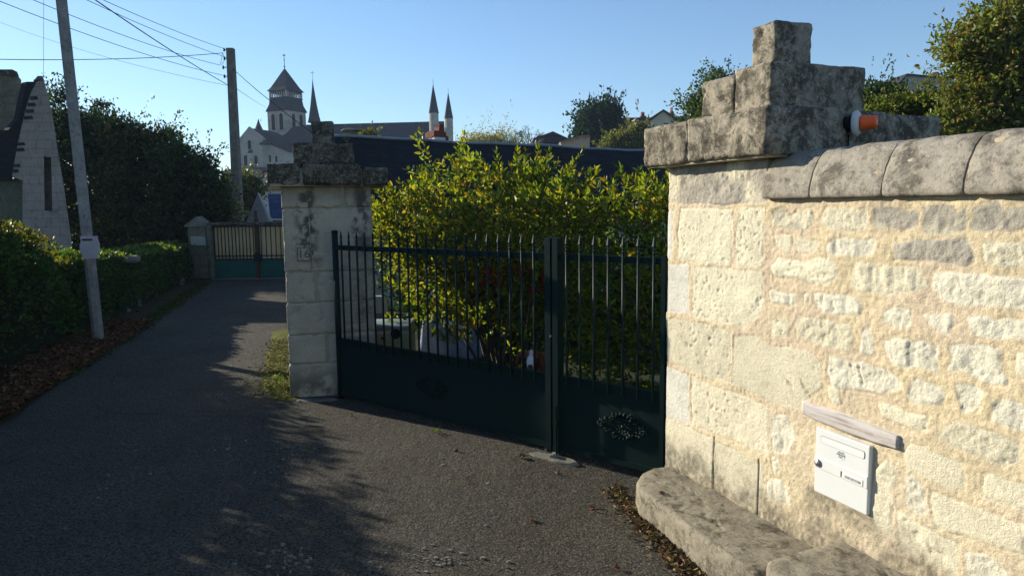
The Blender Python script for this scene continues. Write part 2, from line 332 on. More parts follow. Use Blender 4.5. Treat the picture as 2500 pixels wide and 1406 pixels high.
# ------------------------------------------------------------------ foliage builders
def leaves(P, D, L, Wd, colr, fold=0.25, simple=False):
    """P base points, D directions, L lengths -> folded leaf blades"""
    n = len(P); D = D/(np.linalg.norm(D, axis=1, keepdims=True)+1e-9)
    rnd = rng.normal(size=(n, 3)); S = np.cross(D, rnd); S /= np.linalg.norm(S, axis=1, keepdims=True)+1e-9
    N = np.cross(S, D); L = L[:, None]; Wd = Wd[:, None]
    if simple:
        V = np.stack([P, P+D*L*.5+S*Wd*.5, P+D*L, P+D*L*.5-S*Wd*.5], 1); F = (np.arange(n)[:, None]*4+np.arange(4)[None]).astype(np.int32)
        return V.reshape(-1, 3), F, np.repeat(colr, 4, 0)
    h = N*Wd*fold
    cv = (rng.random((n, 1))*.22+.02)
    V = np.stack([P, P+D*L*.30+S*Wd*.46+h, P+D*L*.68+S*Wd*.36+h-N*L*cv*.4, P+D*L-N*L*cv, P+D*L*.68-S*Wd*.36+h-N*L*cv*.4, P+D*L*.30-S*Wd*.46+h], 1)
    b = np.arange(n)[:, None]*6
    F = np.concatenate([b+np.array([0, 1, 2, 3]), b+np.array([0, 3, 4, 5])]).astype(np.int32)
    return V.reshape(-1, 3), F, np.repeat(colr, 6, 0)
def palette(n, cols, wts, jit=0.25):
    wts = np.array(wts, dtype=float); k = rng.choice(len(cols), n, p=wts/wts.sum())
    c = np.array(cols)[k]; return np.clip(c*(1+rng.normal(size=(n, 1))*jit), 0.004, 0.9)
def catmesh(parts_):
    V, F, Cc, n = [], [], [], 0
    for v, f, c in parts_: V.append(v); F.append(f+n); Cc.append(c); n += len(v)
    return np.concatenate(V), np.concatenate(F), np.concatenate(Cc)
def in_union(E, n):
    """n points spread over a union of ellipsoids E [(centre, radii)], biased to the shell, plus outward directions"""
    E = [(np.array(c, dtype=float), np.array(r, dtype=float)) for c, r in E]
    vol = np.array([np.prod(r)**(2/3) for c, r in E]); k = rng.choice(len(E), n, p=vol/vol.sum())
    d = rng.normal(size=(n, 3)); d /= np.linalg.norm(d, axis=1, keepdims=True)
    t = 1-np.abs(rng.normal(size=n))*0.28; t = np.clip(t+rng.normal(size=n)*0.07, 0.1, 1.22)
    C0 = np.array([E[i][0] for i in k]); Rr = np.array([E[i][1] for i in k])
    P = C0+d*Rr*t[:, None]; keep = np.ones(n, bool)
    for c, r in E:
        q = np.sum(((P-c)/r)**2, 1); keep &= ~((q < 0.45) & (rng.random(n) < 0.75))
    return P[keep], d[keep]
def tree(name, label, cat, base, E, nclump, nleaf, leaf, cols, wts, mat=None, group=None, clump_r=0.3, trunk_r=0.12, bark=None, limbs=14, simple=True, up=0.3, flat=0.7, zmin=None):
    t = thing(name, label, cat, tuple(base), 0, group); base = np.array(base, dtype=float)
    P, d = in_union(E, nclump)
    if zmin is not None: P[:, 2] = np.maximum(P[:, 2], zmin+rng.random(len(P))*0.3)
    k = rng.integers(0, len(P), nleaf); cr = clump_r*(0.5+rng.random(len(P)))
    off = rng.normal(size=(nleaf, 3))*np.array([1, 1, flat]); off *= cr[k][:, None]*0.55
    L = leaf*(0.6+rng.random(nleaf)*0.8); dirs = d[k]*0.5+rng.normal(size=(nleaf, 3))*0.7+np.array([0, 0, up])
    clc = 1+rng.normal(size=len(P))*0.22
    c = palette(nleaf, cols, wts)*np.clip(clc[k], 0.5, 1.6)[:, None]
    ns = max(4, nclump//5); kk = rng.integers(0, len(P), ns); sp_ = d[kk]*(clump_r*(0.8+1.4*rng.random((ns, 1))))+np.array([0, 0, 1])*clump_r*rng.random((ns, 1)); ks = rng.integers(0, ns, nleaf//9); tt = rng.random((len(ks), 1))**.7; nl2 = len(ks)
    PP = np.concatenate([P[k]+off, P[kk][ks]+sp_[ks]*tt*1.3+rng.normal(size=(nl2, 3))*clump_r*.13]); dirs = np.concatenate([dirs, sp_[ks]/clump_r*.6+rng.normal(size=(nl2, 3))*.6]); L = np.concatenate([L, leaf*(.5+rng.random(nl2)*.7)]); c = np.concatenate([c, palette(nl2, cols, wts)])
    V, F, Cc = leaves(PP, dirs, L, L*0.55, c, simple=simple)
    obj('crown', mesh_from('crown', frame(t, V), F, mat or M_LEAF_DK, col=Cc), t)
    cen = np.mean([np.array(c_) for c_, r in E], 0); top = max(c_[2]+r[2]*0.5 for c_, r in E)
    tv = []; mid = np.array([cen[0], cen[1], base[2]+(cen[2]-base[2])*0.6])
    b0 = base-np.array([0, 0, 0.1])
    trunk = [b0+(mid-b0)*s_+np.array([fbm(np.array([[s_*2, 3.1, 0]]), 1.0, 2)[0], fbm(np.array([[s_*2, 9.1, 0]]), 1.0, 2)[0], 0])*trunk_r*1.5*s_ for s_ in np.linspace(0, 1, 7)]
    tv.append(tube(trunk, list(np.linspace(trunk_r*1.25, trunk_r*0.75, 7)), 8))
    far = P[rng.integers(0, len(P), limbs)]
    for q in far:
        a = trunk[int(rng.integers(3, 7))]; m = (a+q)/2+rng.normal(size=3)*0.06*np.linalg.norm(q-a)+np.array([0, 0, 0.05])
        ts = np.linspace(0, 1, 6)[:, None]; pts = (1-ts)**2*a+2*ts*(1-ts)*m+ts**2*q
        tv.append(tube(pts, list(np.linspace(trunk_r*0.42, trunk_r*0.08, 6)), 5, False))
    v, f = join(*tv); obj('trunk', mesh_from('trunk', frame(t, v), f, bark or M_BARK, True), t)
    return t
GREEN = [(0.045, 0.085, 0.018), (0.07, 0.11, 0.02), (0.03, 0.06, 0.018), (0.10, 0.10, 0.02)]
# ================================================================== the setting
def hill(x, y):
    x = np.asarray(x, dtype=float); y = np.asarray(y, dtype=float)
    return 6.5*sm(30, 62, y)*sm(-14, 10, x) + 5.0*sm(70, 150, y) - 0.12
def dip(x, y):                        # the tarmac falls away towards the stone ledge
    x = np.asarray(x, dtype=float); y = np.asarray(y, dtype=float)
    return -0.045*sm(1.1, 0.15, np.hypot((x-0.9)*0.9, (y-3.3)*0.45)) - 0.10*sm(2.6, 0.5, y)*sm(-0.5, 1.2, x)
def grid(xs, ys, zf):
    X, Y = np.meshgrid(xs, ys, indexing='ij'); nx, ny = X.shape
    V = np.stack([X.ravel(), Y.ravel(), zf(X.ravel(), Y.ravel())], 1)
    i = (np.arange(nx-1)[:, None]*ny+np.arange(ny-1)[None]).ravel()
    return V, np.stack([i, i+ny, i+ny+1, i+1], 1)
xs = np.concatenate([np.linspace(-900, -60, 8), np.linspace(-50, 60, 56), np.linspace(70, 900, 8)])
ys = np.concatenate([np.linspace(-300, -12, 6), np.linspace(-10, 160, 86), np.linspace(180, 1400, 8)])
V, F = grid(xs, ys, lambda x, y: hill(x, y)-0.14)
tag(part('ground', (V, F), M_EARTH, smooth=True), 'earth and grass ground sloping up to the hillside houses', 'ground', kind='structure')
# road: strip following its edges
def road_left(y): return np.interp(y, [-8, 3, 5.8, 6.7, 8.3, 9.1, 11.8, 16.5, 18.2], [-3.2, -3.7, -4.25, -4.5, -4.88, -5.05, -5.8, -7.1, -7.5])
def road_right(y): return np.interp(y, [-8, 5.9, 6.4, 7.8, 9.0, 18.2], [7.5, 7.5, -2.15, -2.55, -3.0, -5.75])
def road_rightw(y): return np.interp(y, [-8, 6.1, 6.9, 9.0, 18.2], [7.5, 7.5, -1.2, -2.3, -5.6])
ys = np.concatenate([np.linspace(-8, 1.5, 30), np.linspace(1.6, 18.2, 260)]); ts = np.linspace(0, 1, 170)
Y, T = np.meshgrid(ys, ts, indexing='ij'); XL = road_left(Y)+0.10*fbm(np.stack([Y.ravel(), Y.ravel()*0, Y.ravel()*0], 1), 1.3, 3, 3).reshape(Y.shape)
X = XL+(road_rightw(Y)-XL)*T; P3 = np.stack([X.ravel(), Y.ravel(), np.zeros(X.size)], 1)
Z = dip(X, Y).ravel()+0.006*fbm(P3, 1.6, 3, 11)-0.05*np.clip(1-T.ravel()/0.02, 0, 1)
i = (np.arange(len(ys)-1)[:, None]*len(ts)+np.arange(len(ts)-1)[None]).ravel()
tag(part('road', (np.stack([X.ravel(), Y.ravel(), Z], 1), np.stack([i, i+1, i+1+len(ts), i+len(ts)], 1)), M_ASPH, smooth=True), 'worn dark tarmac lane leading past the gates', 'road', kind='structure')
# verge along the left hedge and garden ground behind the gate
ys = np.linspace(-6, 18.5, 120); ts = np.linspace(0, 1, 14); Y, T = np.meshgrid(ys, ts, indexing='ij')
X = road_left(Y)+0.25-T*2.6; q = np.stack([X.ravel(), Y.ravel(), np.zeros(X.size)], 1)
i = (np.arange(119)[:, None]*14+np.arange(13)[None]).ravel()
tag(part('verge', (np.stack([X.ravel(), Y.ravel(), -0.012+0.09*sm(0.12, 0.6, T.ravel())+0.02*fbm(q, 3, 3, 2)-0.03*sm(0.1, 0, T.ravel())], 1), np.stack([i, i+14, i+15, i+1], 1)), M_EARTH, smooth=True),
    'bare earth verge under the left hedges', 'verge', kind='structure')
V, F = grid(np.linspace(-2.6, 9, 60), np.linspace(2.5, 13, 60), lambda x, y: -0.02+0.03*fbm(np.stack([x, y, x*0], 1), 1.2, 3, 4)-0.12*sm(0.25, 0, (x+1.536)*0.633+(y-6.175)*0.774-0.12))
tag(part('garden_ground', (V, F), mottle('lawn_soil', (0.015, 0.025, 0.008), (0.03, 0.035, 0.012), 2, c=(0.035, 0.025, 0.015)), smooth=True), 'dark lawn inside the gates', 'lawn', kind='structure')
# moss strip at the foot of the left pillar
ys = np.linspace(6.08, 9.6, 60); ts = np.linspace(0, 1, 16); Y, T = np.meshgrid(ys, ts, indexing='ij')
xl = np.interp(Y, [5.75, 6.0, 6.5, 8.0, 9.6], [-1.86, -2.05, -2.36, -2.80, -3.28])+0.10*fbm(np.stack([Y.ravel(), Y.ravel()*0, Y.ravel()*0], 1), 2.5, 3, 8).reshape(Y.shape); xr = np.interp(Y, [5.75, 6.0, 6.3, 9.6], [-1.84, -1.86, -1.92, -2.6])
X = xl+(xr-xl)*T; q = np.stack([X.ravel(), Y.ravel(), np.zeros(X.size)], 1); e = np.minimum(T, 1).ravel()
i = (np.arange(59)[:, None]*16+np.arange(15)[None]).ravel()
tag(part('moss', (np.stack([X.ravel(), Y.ravel(), 0.004+0.055*sm(0, 0.35, e)*(0.6+0.8*np.abs(fbm(q, 7, 3, 5)))*sm(6.05, 6.5, Y.ravel())-0.02*sm(0.12, 0, e)], 1), np.stack([i, i+16, i+17, i+1], 1)), M_MOSS, smooth=True),
    'yellow green moss along the foot of the gate pillar', 'moss', kind='stuff')
# ================================================================== stone wall on the right
WO = np.array([0.916, 4.108]); WRZ = math.atan2(-0.929, 0.370)
def wall_frame(name, label, cat, group=None): return thing(name, label, cat, (WO[0], WO[1], 0), WRZ, group)
STONES=[
('A',[(-58,1613),(17,1616),(17,1491),(6,1335),(-58,1332)]),
('P',[(83,1628),(527,1631),(536,1499),(518,1341),(317,1339),(68,1347),(62,1484)]),
('P',[(569,1635),(753,1641),(758,1506),(754,1347),(562,1339),(559,1499)]),
('A',[(-67,1308),(176,1322),(179,1046),(-52,1033)]),
('P',[(210,1323),(528,1326),(744,1328),(768,1181),(747,1105),(629,1050),(416,1038),(211,1038),(215,1156)]),
('P',[(-29,996),(46,1006),(453,1023),(539,993),(538,740),(268,726),(52,742),(-25,772)]),
('A',[(558,996),(712,1021),(821,989),(941,991),(1090,996),(1141,955),(1141,846),(1075,802),(1017,722),(804,716),(561,735)]),
('A',[(-64,704),(183,703),(202,413),(-58,409)]),
('P',[(210,704),(500,695),(777,689),(834,674),(837,473),(801,445),(225,431)]),
('A',[(-52,405),(422,397),(420,153),(-46,116)]),
('A',[(433,395),(802,391),(798,134),(430,155)]),
('C',[(852,335),(922,356),(969,314),(982,260),(904,237),(820,240),(824,299)]),
('R',[(857,454),(894,458),(914,396),(881,371),(862,395)]),
('R',[(846,640),(942,679),(1012,595),(950,493),(855,480)]),
('RG',[(816,1612),(853,1626),(903,1624),(936,1596),(978,1620),(1055,1620),(1069,1582),(1053,1540),(987,1531),(917,1541),(813,1545)]),
('R',[(1142,1631),(1339,1628),(1347,1554),(1313,1543),(1248,1534),(1170,1539),(1126,1553),(1111,1575),(1123,1616)]),
('RG',[(1368,1623),(1444,1630),(1498,1620),(1568,1623),(1575,1559),(1503,1544),(1400,1548),(1372,1555)]),
('P',[(829,1503),(935,1508),(941,1483),(922,1428),(883,1424),(837,1462)]),
('P',[(970,1488),(1019,1501),(1061,1487),(1100,1491),(1096,1466),(1073,1442),(1017,1430),(975,1433),(966,1464)]),
('C',[(1177,1499),(1382,1508),(1397,1466),(1374,1437),(1310,1430),(1152,1428),(1152,1461)]),
('D',[(812,1359),(856,1398),(907,1393),(1014,1393),(1094,1409),(1162,1414),(1200,1394),(1215,1373),(1213,1332),(1139,1300),(1069,1304),(954,1321),(837,1307),(816,1334)]),
('C',[(1294,1410),(1371,1402),(1510,1404),(1591,1407),(1616,1364),(1622,1334),(1542,1306),(1481,1293),(1307,1286),(1276,1325)]),
('C',[(799,1242),(902,1248),(973,1248),(978,1201),(938,1192),(819,1190)]),
('R',[(1025,1253),(1056,1253),(1053,1206),(1028,1203)]),
('C',[(1082,1260),(1301,1273),(1332,1238),(1339,1214),(1332,1195),(1247,1188),(1153,1186),(1109,1196)]),
('RG',[(1588,1632),(1716,1638),(1724,1617),(1761,1623),(1763,1551),(1689,1537),(1600,1537),(1587,1572)]),
('RG',[(1777,1625),(1833,1649),(1859,1651),(1886,1628),(1946,1639),(2015,1641),(2020,1568),(1952,1561),(1857,1550),(1809,1555),(1775,1560)]),
('RG',[(1466,1490),(1548,1510),(1612,1515),(1680,1524),(1767,1527),(1786,1474),(1795,1438),(1761,1424),(1725,1434),(1641,1441),(1477,1427)]),
('C',[(1814,1511),(1855,1527),(1916,1521),(1955,1511),(2049,1504),(2054,1429),(1960,1436),(1916,1435),(1873,1438),(1827,1450)]),
('R',[(1643,1396),(1711,1403),(1794,1404),(1866,1405),(1962,1405),(2005,1398),(2012,1293),(1925,1298),(1843,1294),(1782,1289),(1724,1294),(1670,1297),(1665,1325),(1640,1335)]),
('P',[(828,1114),(907,1129),(936,1097),(933,1047),(825,1030)]),
('R',[(988,1138),(1076,1156),(1198,1156),(1294,1150),(1300,1086),(1282,1042),(1218,1031),(1171,1033),(1091,1042),(992,1049)]),
('R',[(1342,1147),(1372,1155),(1395,1113),(1409,1076),(1403,1043),(1353,1034),(1339,1053),(1345,1093)]),
('R',[(1440,1241),(1498,1255),(1563,1247),(1563,1180),(1522,1171),(1471,1184),(1439,1186)]),
('C',[(1613,1231),(1666,1249),(1726,1252),(1735,1219),(1721,1173),(1698,1176),(1670,1187),(1641,1199)]),
('R',[(1787,1252),(1836,1261),(1876,1252),(1918,1264),(1971,1266),(2014,1264),(2017,1217),(1914,1196),(1865,1188),(1813,1192),(1793,1216)]),
('C',[(1447,1111),(1489,1127),(1623,1141),(1680,1125),(1682,1035),(1622,1036),(1499,1022),(1462,1058)]),
('R',[(1723,1136),(1749,1154),(1821,1165),(1890,1160),(1903,1139),(1910,1081),(1928,1070),(1930,1041),(1896,1033),(1844,1039),(1796,1056),(1719,1046),(1726,1089)]),
('A',[(1951,1156),(1978,1164),(2034,1161),(2039,1083),(1983,1082),(1961,1083),(1951,1104)]),
('R',[(1177,998),(1301,996),(1392,1001),(1469,1005),(1525,977),(1545,941),(1446,893),(1328,881),(1210,871),(1174,926)]),
('R',[(1578,973),(1610,1000),(1643,991),(1695,993),(1720,966),(1706,915),(1658,906),(1601,897),(1563,918)]),
('R',[(1758,1007),(1830,1018),(1858,1006),(1850,946),(1820,926),(1780,915)]),
('R',[(1894,963),(1927,999),(1978,994),(2019,990),(2027,915),(1956,900),(1892,909)]),
('P',[(1433,848),(1476,864),(1576,861),(1651,866),(1658,810),(1567,799),(1451,806)]),
('A',[(1178,870),(1207,881),(1240,866),(1257,810),(1216,795),(1190,823)]),
('R',[(1701,822),(1762,875),(1814,877),(1897,876),(1991,871),(1988,795),(1943,776),(1850,782),(1776,788),(1716,800)]),
('A',[(1566,694),(1589,743),(1710,745),(1796,739),(1808,691),(1812,636),(1764,622),(1693,632),(1620,631),(1575,627)]),
('H',[(1431,587),(1490,636),(1533,622),(1522,546),(1523,426),(1538,345),(1461,351),(1429,413),(1429,512)]),
('R',[(1572,598),(1606,619),(1663,585),(1677,508),(1654,484),(1624,482),(1582,498)]),
('A',[(1686,589),(1779,593),(1891,590),(2015,596),(2022,490),(1881,484),(1795,476),(1713,468),(1685,538)]),
('P',[(1548,456),(1656,453),(1802,439),(1806,375),(1796,314),(1751,303),(1663,317),(1566,319),(1557,392)]),
('A',[(1874,719),(1906,734),(1962,729),(2007,729),(2059,725),(2064,648),(1940,639),(1867,636)]),
('R',[(1825,419),(1925,444),(1986,411),(1931,341),(1839,335)]),
]
STONES += [('PG', [(-80,1672),(52,1668),(52,1900),(-80,1900)]), ('PG', [(66,1660),(300,1652),(760,1656),(790,1672),(790,1900),(66,1900)])]
rr = random.Random(5)
for zc, hh in ((0.10, .2), (0.34, .22), (0.58, .2), (0.81, .2), (1.03, .18), (1.25, .2), (1.48, .2)):   # beyond the frame on the right
    x = 2.08+rr.random()*0.1
    while x < 6.6:
        wd = 0.16+rr.random()*0.34
        STONES.append((rr.choice(['R', 'C', 'A', 'P', 'R', 'RG' if zc > 1.2 else 'R']), [(int(1000*(x+dx*wd+rr.uniform(-.02, .02))), int(1000*(zc+dz*hh*0.45+rr.uniform(-.02, .02)))) for dx, dz in ((0, -.8), (.5, -1), (1, -.8), (1, .7), (.5, 1), (0, .8))]))
        x += wd+0.05
def wall_field(U, Z):
    """height towards the viewer and colour of the masonry face at wall coordinates"""
    n = len(U); q = np.stack([U, Z, np.zeros(n)], 1)
    wu = U+0.010*fbm(q, 9, 3, 21)+0.006*fbm(q, 34, 3, 22); wz = Z+0.010*fbm(q, 9, 3, 23)+0.006*fbm(q, 34, 3, 24)
    mort = 0.0035*fbm(q, 70, 3, 31)+0.008*fbm(q, 6, 3, 32); H = mort.copy()
    mc = np.array([0.745, 0.605, 0.395]); mc2 = np.array([0.715, 0.575, 0.41]); t = sm(-.3, .3, fbm(q, 3, 3, 33))[:, None]
    C = (mc*(1-t)+mc2*t)*(1+0.12*fbm(q, 50, 2, 34))[:, None]
    # the lime mortar fades paler towards the bottom
    pl = (sm(0.95, 0.5, Z)*0.45)[:, None]; C = C*(1-pl)+np.array([0.74, 0.635, 0.455])*pl
    ash = 0
    for k, (ty, P) in enumerate(STONES):
        P = np.array(P)/1000.0
        m = np.where((wu > P[:, 0].min()-.03) & (wu < P[:, 0].max()+.03) & (wz > P[:, 1].min()-.03) & (wz < P[:, 1].max()+.03))[0]
        if not len(m): continue
        px, pz = wu[m], wz[m]; ins = np.zeros(len(m), bool); dist = np.full(len(m), 9.0)
        for a in range(len(P)):
            x0, z0 = P[a]; x1, z1 = P[(a+1) % len(P)]
            c = ((z0 > pz) != (z1 > pz)); xc = (x1-x0)*(pz-z0)/(z1-z0+1e-9)+x0; ins ^= c & (px < xc)
            L2 = (x1-x0)**2+(z1-z0)**2+1e-9; tt = np.clip(((px-x0)*(x1-x0)+(pz-z0)*(z1-z0))/L2, 0, 1)
            dist = np.minimum(dist, np.hypot(px-x0-tt*(x1-x0), pz-z0-tt*(z1-z0)))
        sd_ = np.where(ins, dist, -dist); mask = sm(-0.002, 0.003, sd_+0.0015*fbm(q[m], 120, 2, 77)); rise = sm(-0.003, 0.013, sd_)
        qq = q[m]+k*5.3; r0 = _hash(np.array([k]), np.array([3]), np.array([7]), 1)[0]
        pits = sm(0.34, 0.50, fbm(qq, 75, 3, 41))*sm(-.25, .25, fbm(qq, 9, 2, 38)); big = sm(0.40, 0.52, fbm(qq, 30, 2, 37))*sm(0, .3, fbm(qq, 5, 2, 36))
        if ty == 'A': h = 0.004*r0+0.0015*fbm(qq, 25, 3, 42)-0.004*pits*0.25
        elif ty == 'P': h = 0.003*r0+0.007*fbm(qq, 16, 5, 43, .6)-0.008*pits-0.008*big
        elif ty == 'C': h = 0.005+0.014*fbm(qq*np.array([1, .16, 1])+np.stack([qq[:, 1]*.08, 0*U[m], 0*U[m]], 1), 30, 3, 44)+0.010*fbm(qq, 13, 5, 45, .6)-0.008*pits-0.005*big+0.005*fbm(qq, 45, 3, 57)
        elif ty == 'H': h = 0.004+0.012*fbm(qq*np.array([.2, 1, 1]), 34, 3, 44)+0.010*fbm(qq, 14, 4, 45)
        elif ty == 'D': h = 0.006+0.016*np.abs(fbm(qq*np.array([0.45, 1.5, 1])+np.stack([qq[:, 1]*0.4, -qq[:, 0]*0.4, qq[:, 2]*0], 1), 14, 4, 46))*1.6-0.008*pits
        else: h = 0.002+0.026*fbm(qq, 12, 6, 47, 0.72)-0.006*pits-0.005*big
        pc = np.array([0.78, 0.705, 0.525])*(0.94+0.10*r0)
        if ty in 'CR' and r0 > 0.35: pc = np.array([0.79, 0.73, 0.585])
        if ty == 'A' and U[m].mean() < 0.19 and Z[m].mean() > 0.3: pc = np.array([0.78, 0.74, 0.64])
        cc = pc*(1+0.10*fbm(qq, 8, 5, 48, .6)+.05*(r0-.5))[:, None]*(1-.10*sm(.1, .5, fbm(qq, 22, 4, 58)))[:, None]; cc = cc*(1-0.22*pits)[:, None]
        if 'G' in ty:
            g = sm(-.25, .15, fbm(qq, 7, 4, 51)+0.12)[:, None]; cc = cc*(1-g)+np.array([0.44, 0.395, 0.33])*(1+0.25*fbm(qq, 30, 3, 52))[:, None]*g
        flush = 0.75 if ty in ('A', 'P') else 0.60
        H[m] = H[m]*(1-mask*.85)+(rise*h*flush-0.001*mask); C[m] = C[m]*(1-mask)[:, None]+cc*mask[:, None]
        rim = sm(0.006, 0.0, np.abs(sd_+0.003)); H[m] -= 0.005*rim*sm(-.1, .35, fbm(qq, 13, 2, 53))
    # hairline joints of the dressed base stones
    for (ua, za, ub, zb) in ((.415, .10, .418, .42), (.765, .10, .768, .41)):
        dj = np.abs(U-ua-(ub-ua)*(Z-za)/(zb-za)); H -= 0.012*sm(0.006, 0.001, dj)*((Z > za-.02) & (Z < zb)); C *= (1-0.65*sm(0.005, 0.002, dj)*((Z > za-.1) & (Z < zb)))[:, None]
    # a few cracks and worked grooves
    for (ua, za, ub, zb, wdt) in ((.86, .92, .98, .80, .008), (1.02, .86, 1.08, .79, .006), (.22, 1.11, .34, 1.04, .008), (.72, 1.15, .74, 1.08, .008), (1.29, .98, 1.31, .93, .012), (1.335, .98, 1.35, .92, .014), (.43, 1.18, .45, 1.05, .006)):
        L2 = (ub-ua)**2+(zb-za)**2; uu = wu; tt = np.clip(((uu-ua)*(ub-ua)+(wz-za)*(zb-za))/L2, 0, 1); dj = np.hypot(uu-ua-tt*(ub-ua), wz-za-tt*(zb-za))+.010*fbm(q, 22, 3, 63); H -= 0.010*sm(wdt*.7, 0.0, np.abs(dj))*sm(-.25, .1, fbm(q, 14, 2, 64))
    # darker patch at the pier foot, and grey weathering: splash zone above the ledge, under the letterbox, under the coping
    nz = fbm(q, 5, 5, 61, .6); base = sm(0.30, 0.13, Z-0.16*nz-0.08*sm(.9, 1.5, U))*0.92
    box_ = sm(0.07, 0.0, np.abs(U-1.27)-0.15)*sm(0.20, 0.36, Z)*sm(0.42, 0.37, Z)*sm(-.35, .2, nz+0.1)*0.85
    top = sm(1.50, 1.62, Z+0.05*nz)*sm(1.15, 1.5, U)*sm(-.1, .3, nz+0.05)*0.45
    pier_foot = sm(0.20, 0.05, np.abs(U-0.10))*sm(0.36, 0.16, Z+0.06*nz)*0.5
    d = np.clip(np.maximum(np.maximum(base, box_), np.maximum(top, pier_foot))*(0.75+0.6*fbm(q, 45, 3, 62)), 0, 0.9)[:, None]
    C = C*(1-d)+np.array([0.20, 0.175, 0.135])*d
    lich = (sm(0.36, 0.5, fbm(q, 28, 4, 66))*sm(0.45, 0.1, Z)*0.5)[:, None]; C = C*(1-lich)+np.array([0.17, 0.145, 0.11])*lich
    return H, np.clip(C, 0.02, 0.82)
def masonry(us, zs, name, parent, back, ret=None):
    """front sheet of wall coordinates us x zs, with the return at the jamb when ret lists negative arc steps, closed at the back"""
    ss = np.concatenate([ret, us]) if ret is not None else us
    S, Z = np.meshgrid(ss, zs, indexing='ij'); S = S.ravel(); Z = Z.ravel(); u0 = us[0]
    rad = 0.018
    if ret is not None:
        a = np.clip((u0+rad-S)/(rad*1.5708), 0, 1)*1.5708; deep = np.clip(u0+rad-rad*1.5708-S, 0, None)
        X = np.where(S >= u0+rad, S, u0+rad-rad*np.sin(a)); Yd = np.where(S >= u0+rad, 0.0, rad-rad*np.cos(a)+deep)
        N = np.stack([-np.sin(a)*(S < u0+rad), -np.cos(a)*(S < u0+rad)-1.0*(S >= u0+rad)], 1)
    else: X = S; Yd = np.zeros(len(S)); N = np.tile([0., -1.], (len(S), 1))
    H, C = wall_field(S, Z)
    if ret is not None:
        wob = 0.012*fbm(np.stack([Z*0+3, Z, Z*0], 1), 3.0, 4, 71)*sm(0.10, 0.0, S-u0); X = X+wob
    V = np.stack([X+N[:, 0]*H, Yd+N[:, 1]*H, Z], 1); nu, nz_ = len(ss), len(zs)
    i = (np.arange(nu-1)[:, None]*nz_+np.arange(nz_-1)[None]).ravel(); F = np.stack([i, i+nz_, i+nz_+1, i+1], 1)
    # close: drop every border vertex to the back plane
    bord = [k*nz_ for k in range(nu)]+[(nu-1)*nz_+k for k in range(1, nz_)]+[k*nz_+nz_-1 for k in range(nu-2, -1, -1)]+[k for k in range(nz_-2, 0, -1)]
    n0 = len(V); B = V[bord].copy(); B[:, 1] = back
    if ret is not None: B[:, 0] = np.maximum(B[:, 0], u0)
    nb_ = len(bord); Fb = np.array([(n0+nb_+k, n0+k, n0+(k+1) % nb_, n0+nb_+(k+1) % nb_) for k in range(nb_)])
    V = np.concatenate([V, B, V[bord]]); Cc = np.concatenate([C, C[bord], C[bord]])
    Fl = [tuple(f) for f in F]+[tuple(f[::-1]) for f in Fb]+[tuple(range(n0, n0+nb_))]
    return obj(name, mesh_from(name, V, Fl, M_WALL, True, col=Cc), parent)
pier = wall_frame('gate_pier', 'sunlit pale limestone pier with stepped grey cap where the gate meets the wall', 'gate pier')
masonry(np.linspace(-0.043, 0.767, 136), np.arange(-0.16, 1.8651, 0.0062), 'shaft', pier, 0.82, np.concatenate([np.arange(-0.55, -0.08, 0.02), np.arange(-0.075, -0.044, 0.006)]))
wall = wall_frame('stone_wall', 'sunlit cream rubble stone wall with rounded grey coping beside the lane', 'stone wall')
masonry(np.concatenate([np.linspace(0.767, 2.25, 248), np.arange(2.26, 6.8, 0.022)]), np.arange(-0.25, 1.69, 0.0062), 'masonry', wall, 0.42)
def cope_profile():
    P = [(-0.034, 1.672), (-0.040, 1.685), (-0.038, 1.72), (-0.022, 1.78), (0.010, 1.84), (0.040, 1.872), (0.075, 1.886), (0.22, 1.895), (0.41, 1.89), (0.45, 1.86), (0.455, 1.672)]
    P = np.array(P); L = np.concatenate([[0], np.cumsum(np.hypot(*np.diff(P, axis=0).T))]); s_ = np.arange(0, L[-1], 0.014)
    return np.stack([np.interp(s_, L, P[:, 0]), np.interp(s_, L, P[:, 1])], 1)
def cope(u0, u1, lean, k):
    pr = cope_profile(); m = len(pr); xs = np.linspace(u0, u1, max(3, int((u1-u0)/0.014))); V = []
    for x in xs:
        e = min(x-u0, u1-x); sh = 0.012*math.exp(-e/0.005)
        cy, cz = 0.2, 1.76; p = pr.copy(); p[:, 0] += (cy-p[:, 0])*sh*1.5; p[:, 1] += (cz-p[:, 1])*sh*2.0
        V.append(np.stack([np.full(m, x)+lean*(p[:, 1]-1.67)*0, p[:, 0], p[:, 1]], 1))
    V = np.concatenate(V); q = V+k*7.7
    N = np.stack([0*V[:, 0], V[:, 1]-0.2, (V[:, 2]-1.74)*1.3], 1); N /= np.linalg.norm(N, axis=1, keepdims=True)+1e-9
    V = V+N*(0.008*fbm(q, 9, 5, 80+k, .6)-0.012*sm(.36, .5, fbm(q, 15, 2, 91)))[:, None]; nx = len(xs)
    F = [(i*m+j, i*m+(j+1) % m, (i+1)*m+(j+1) % m, (i+1)*m+j) for i in range(nx-1) for j in range(m)]
    n0 = len(V); V = np.concatenate([V, V[:m], V[-m:]]); F += [tuple(n0+j for j in range(m-1, -1, -1)), tuple(n0+m+j for j in range(m))]; return V, [f[::-1] for f in F]
js = [0.775, 1.07, 1.435, 1.765, 2.20, 2.62, 2.98, 3.4, 3.83, 4.2, 4.62, 5.05, 5.5, 5.9, 6.35, 6.78]
for k in range(len(js)-1): part('coping_stone', cope(js[k]+0.004, js[k+1]-0.004, 0, k), M_COPE, wall, True)
v, f = cope(0.772, 6.77, 0, 33); v[:, 1] = 0.2+(v[:, 1]-0.2)*0.955; v[:, 2] = 1.76+(v[:, 2]-1.76)*0.90
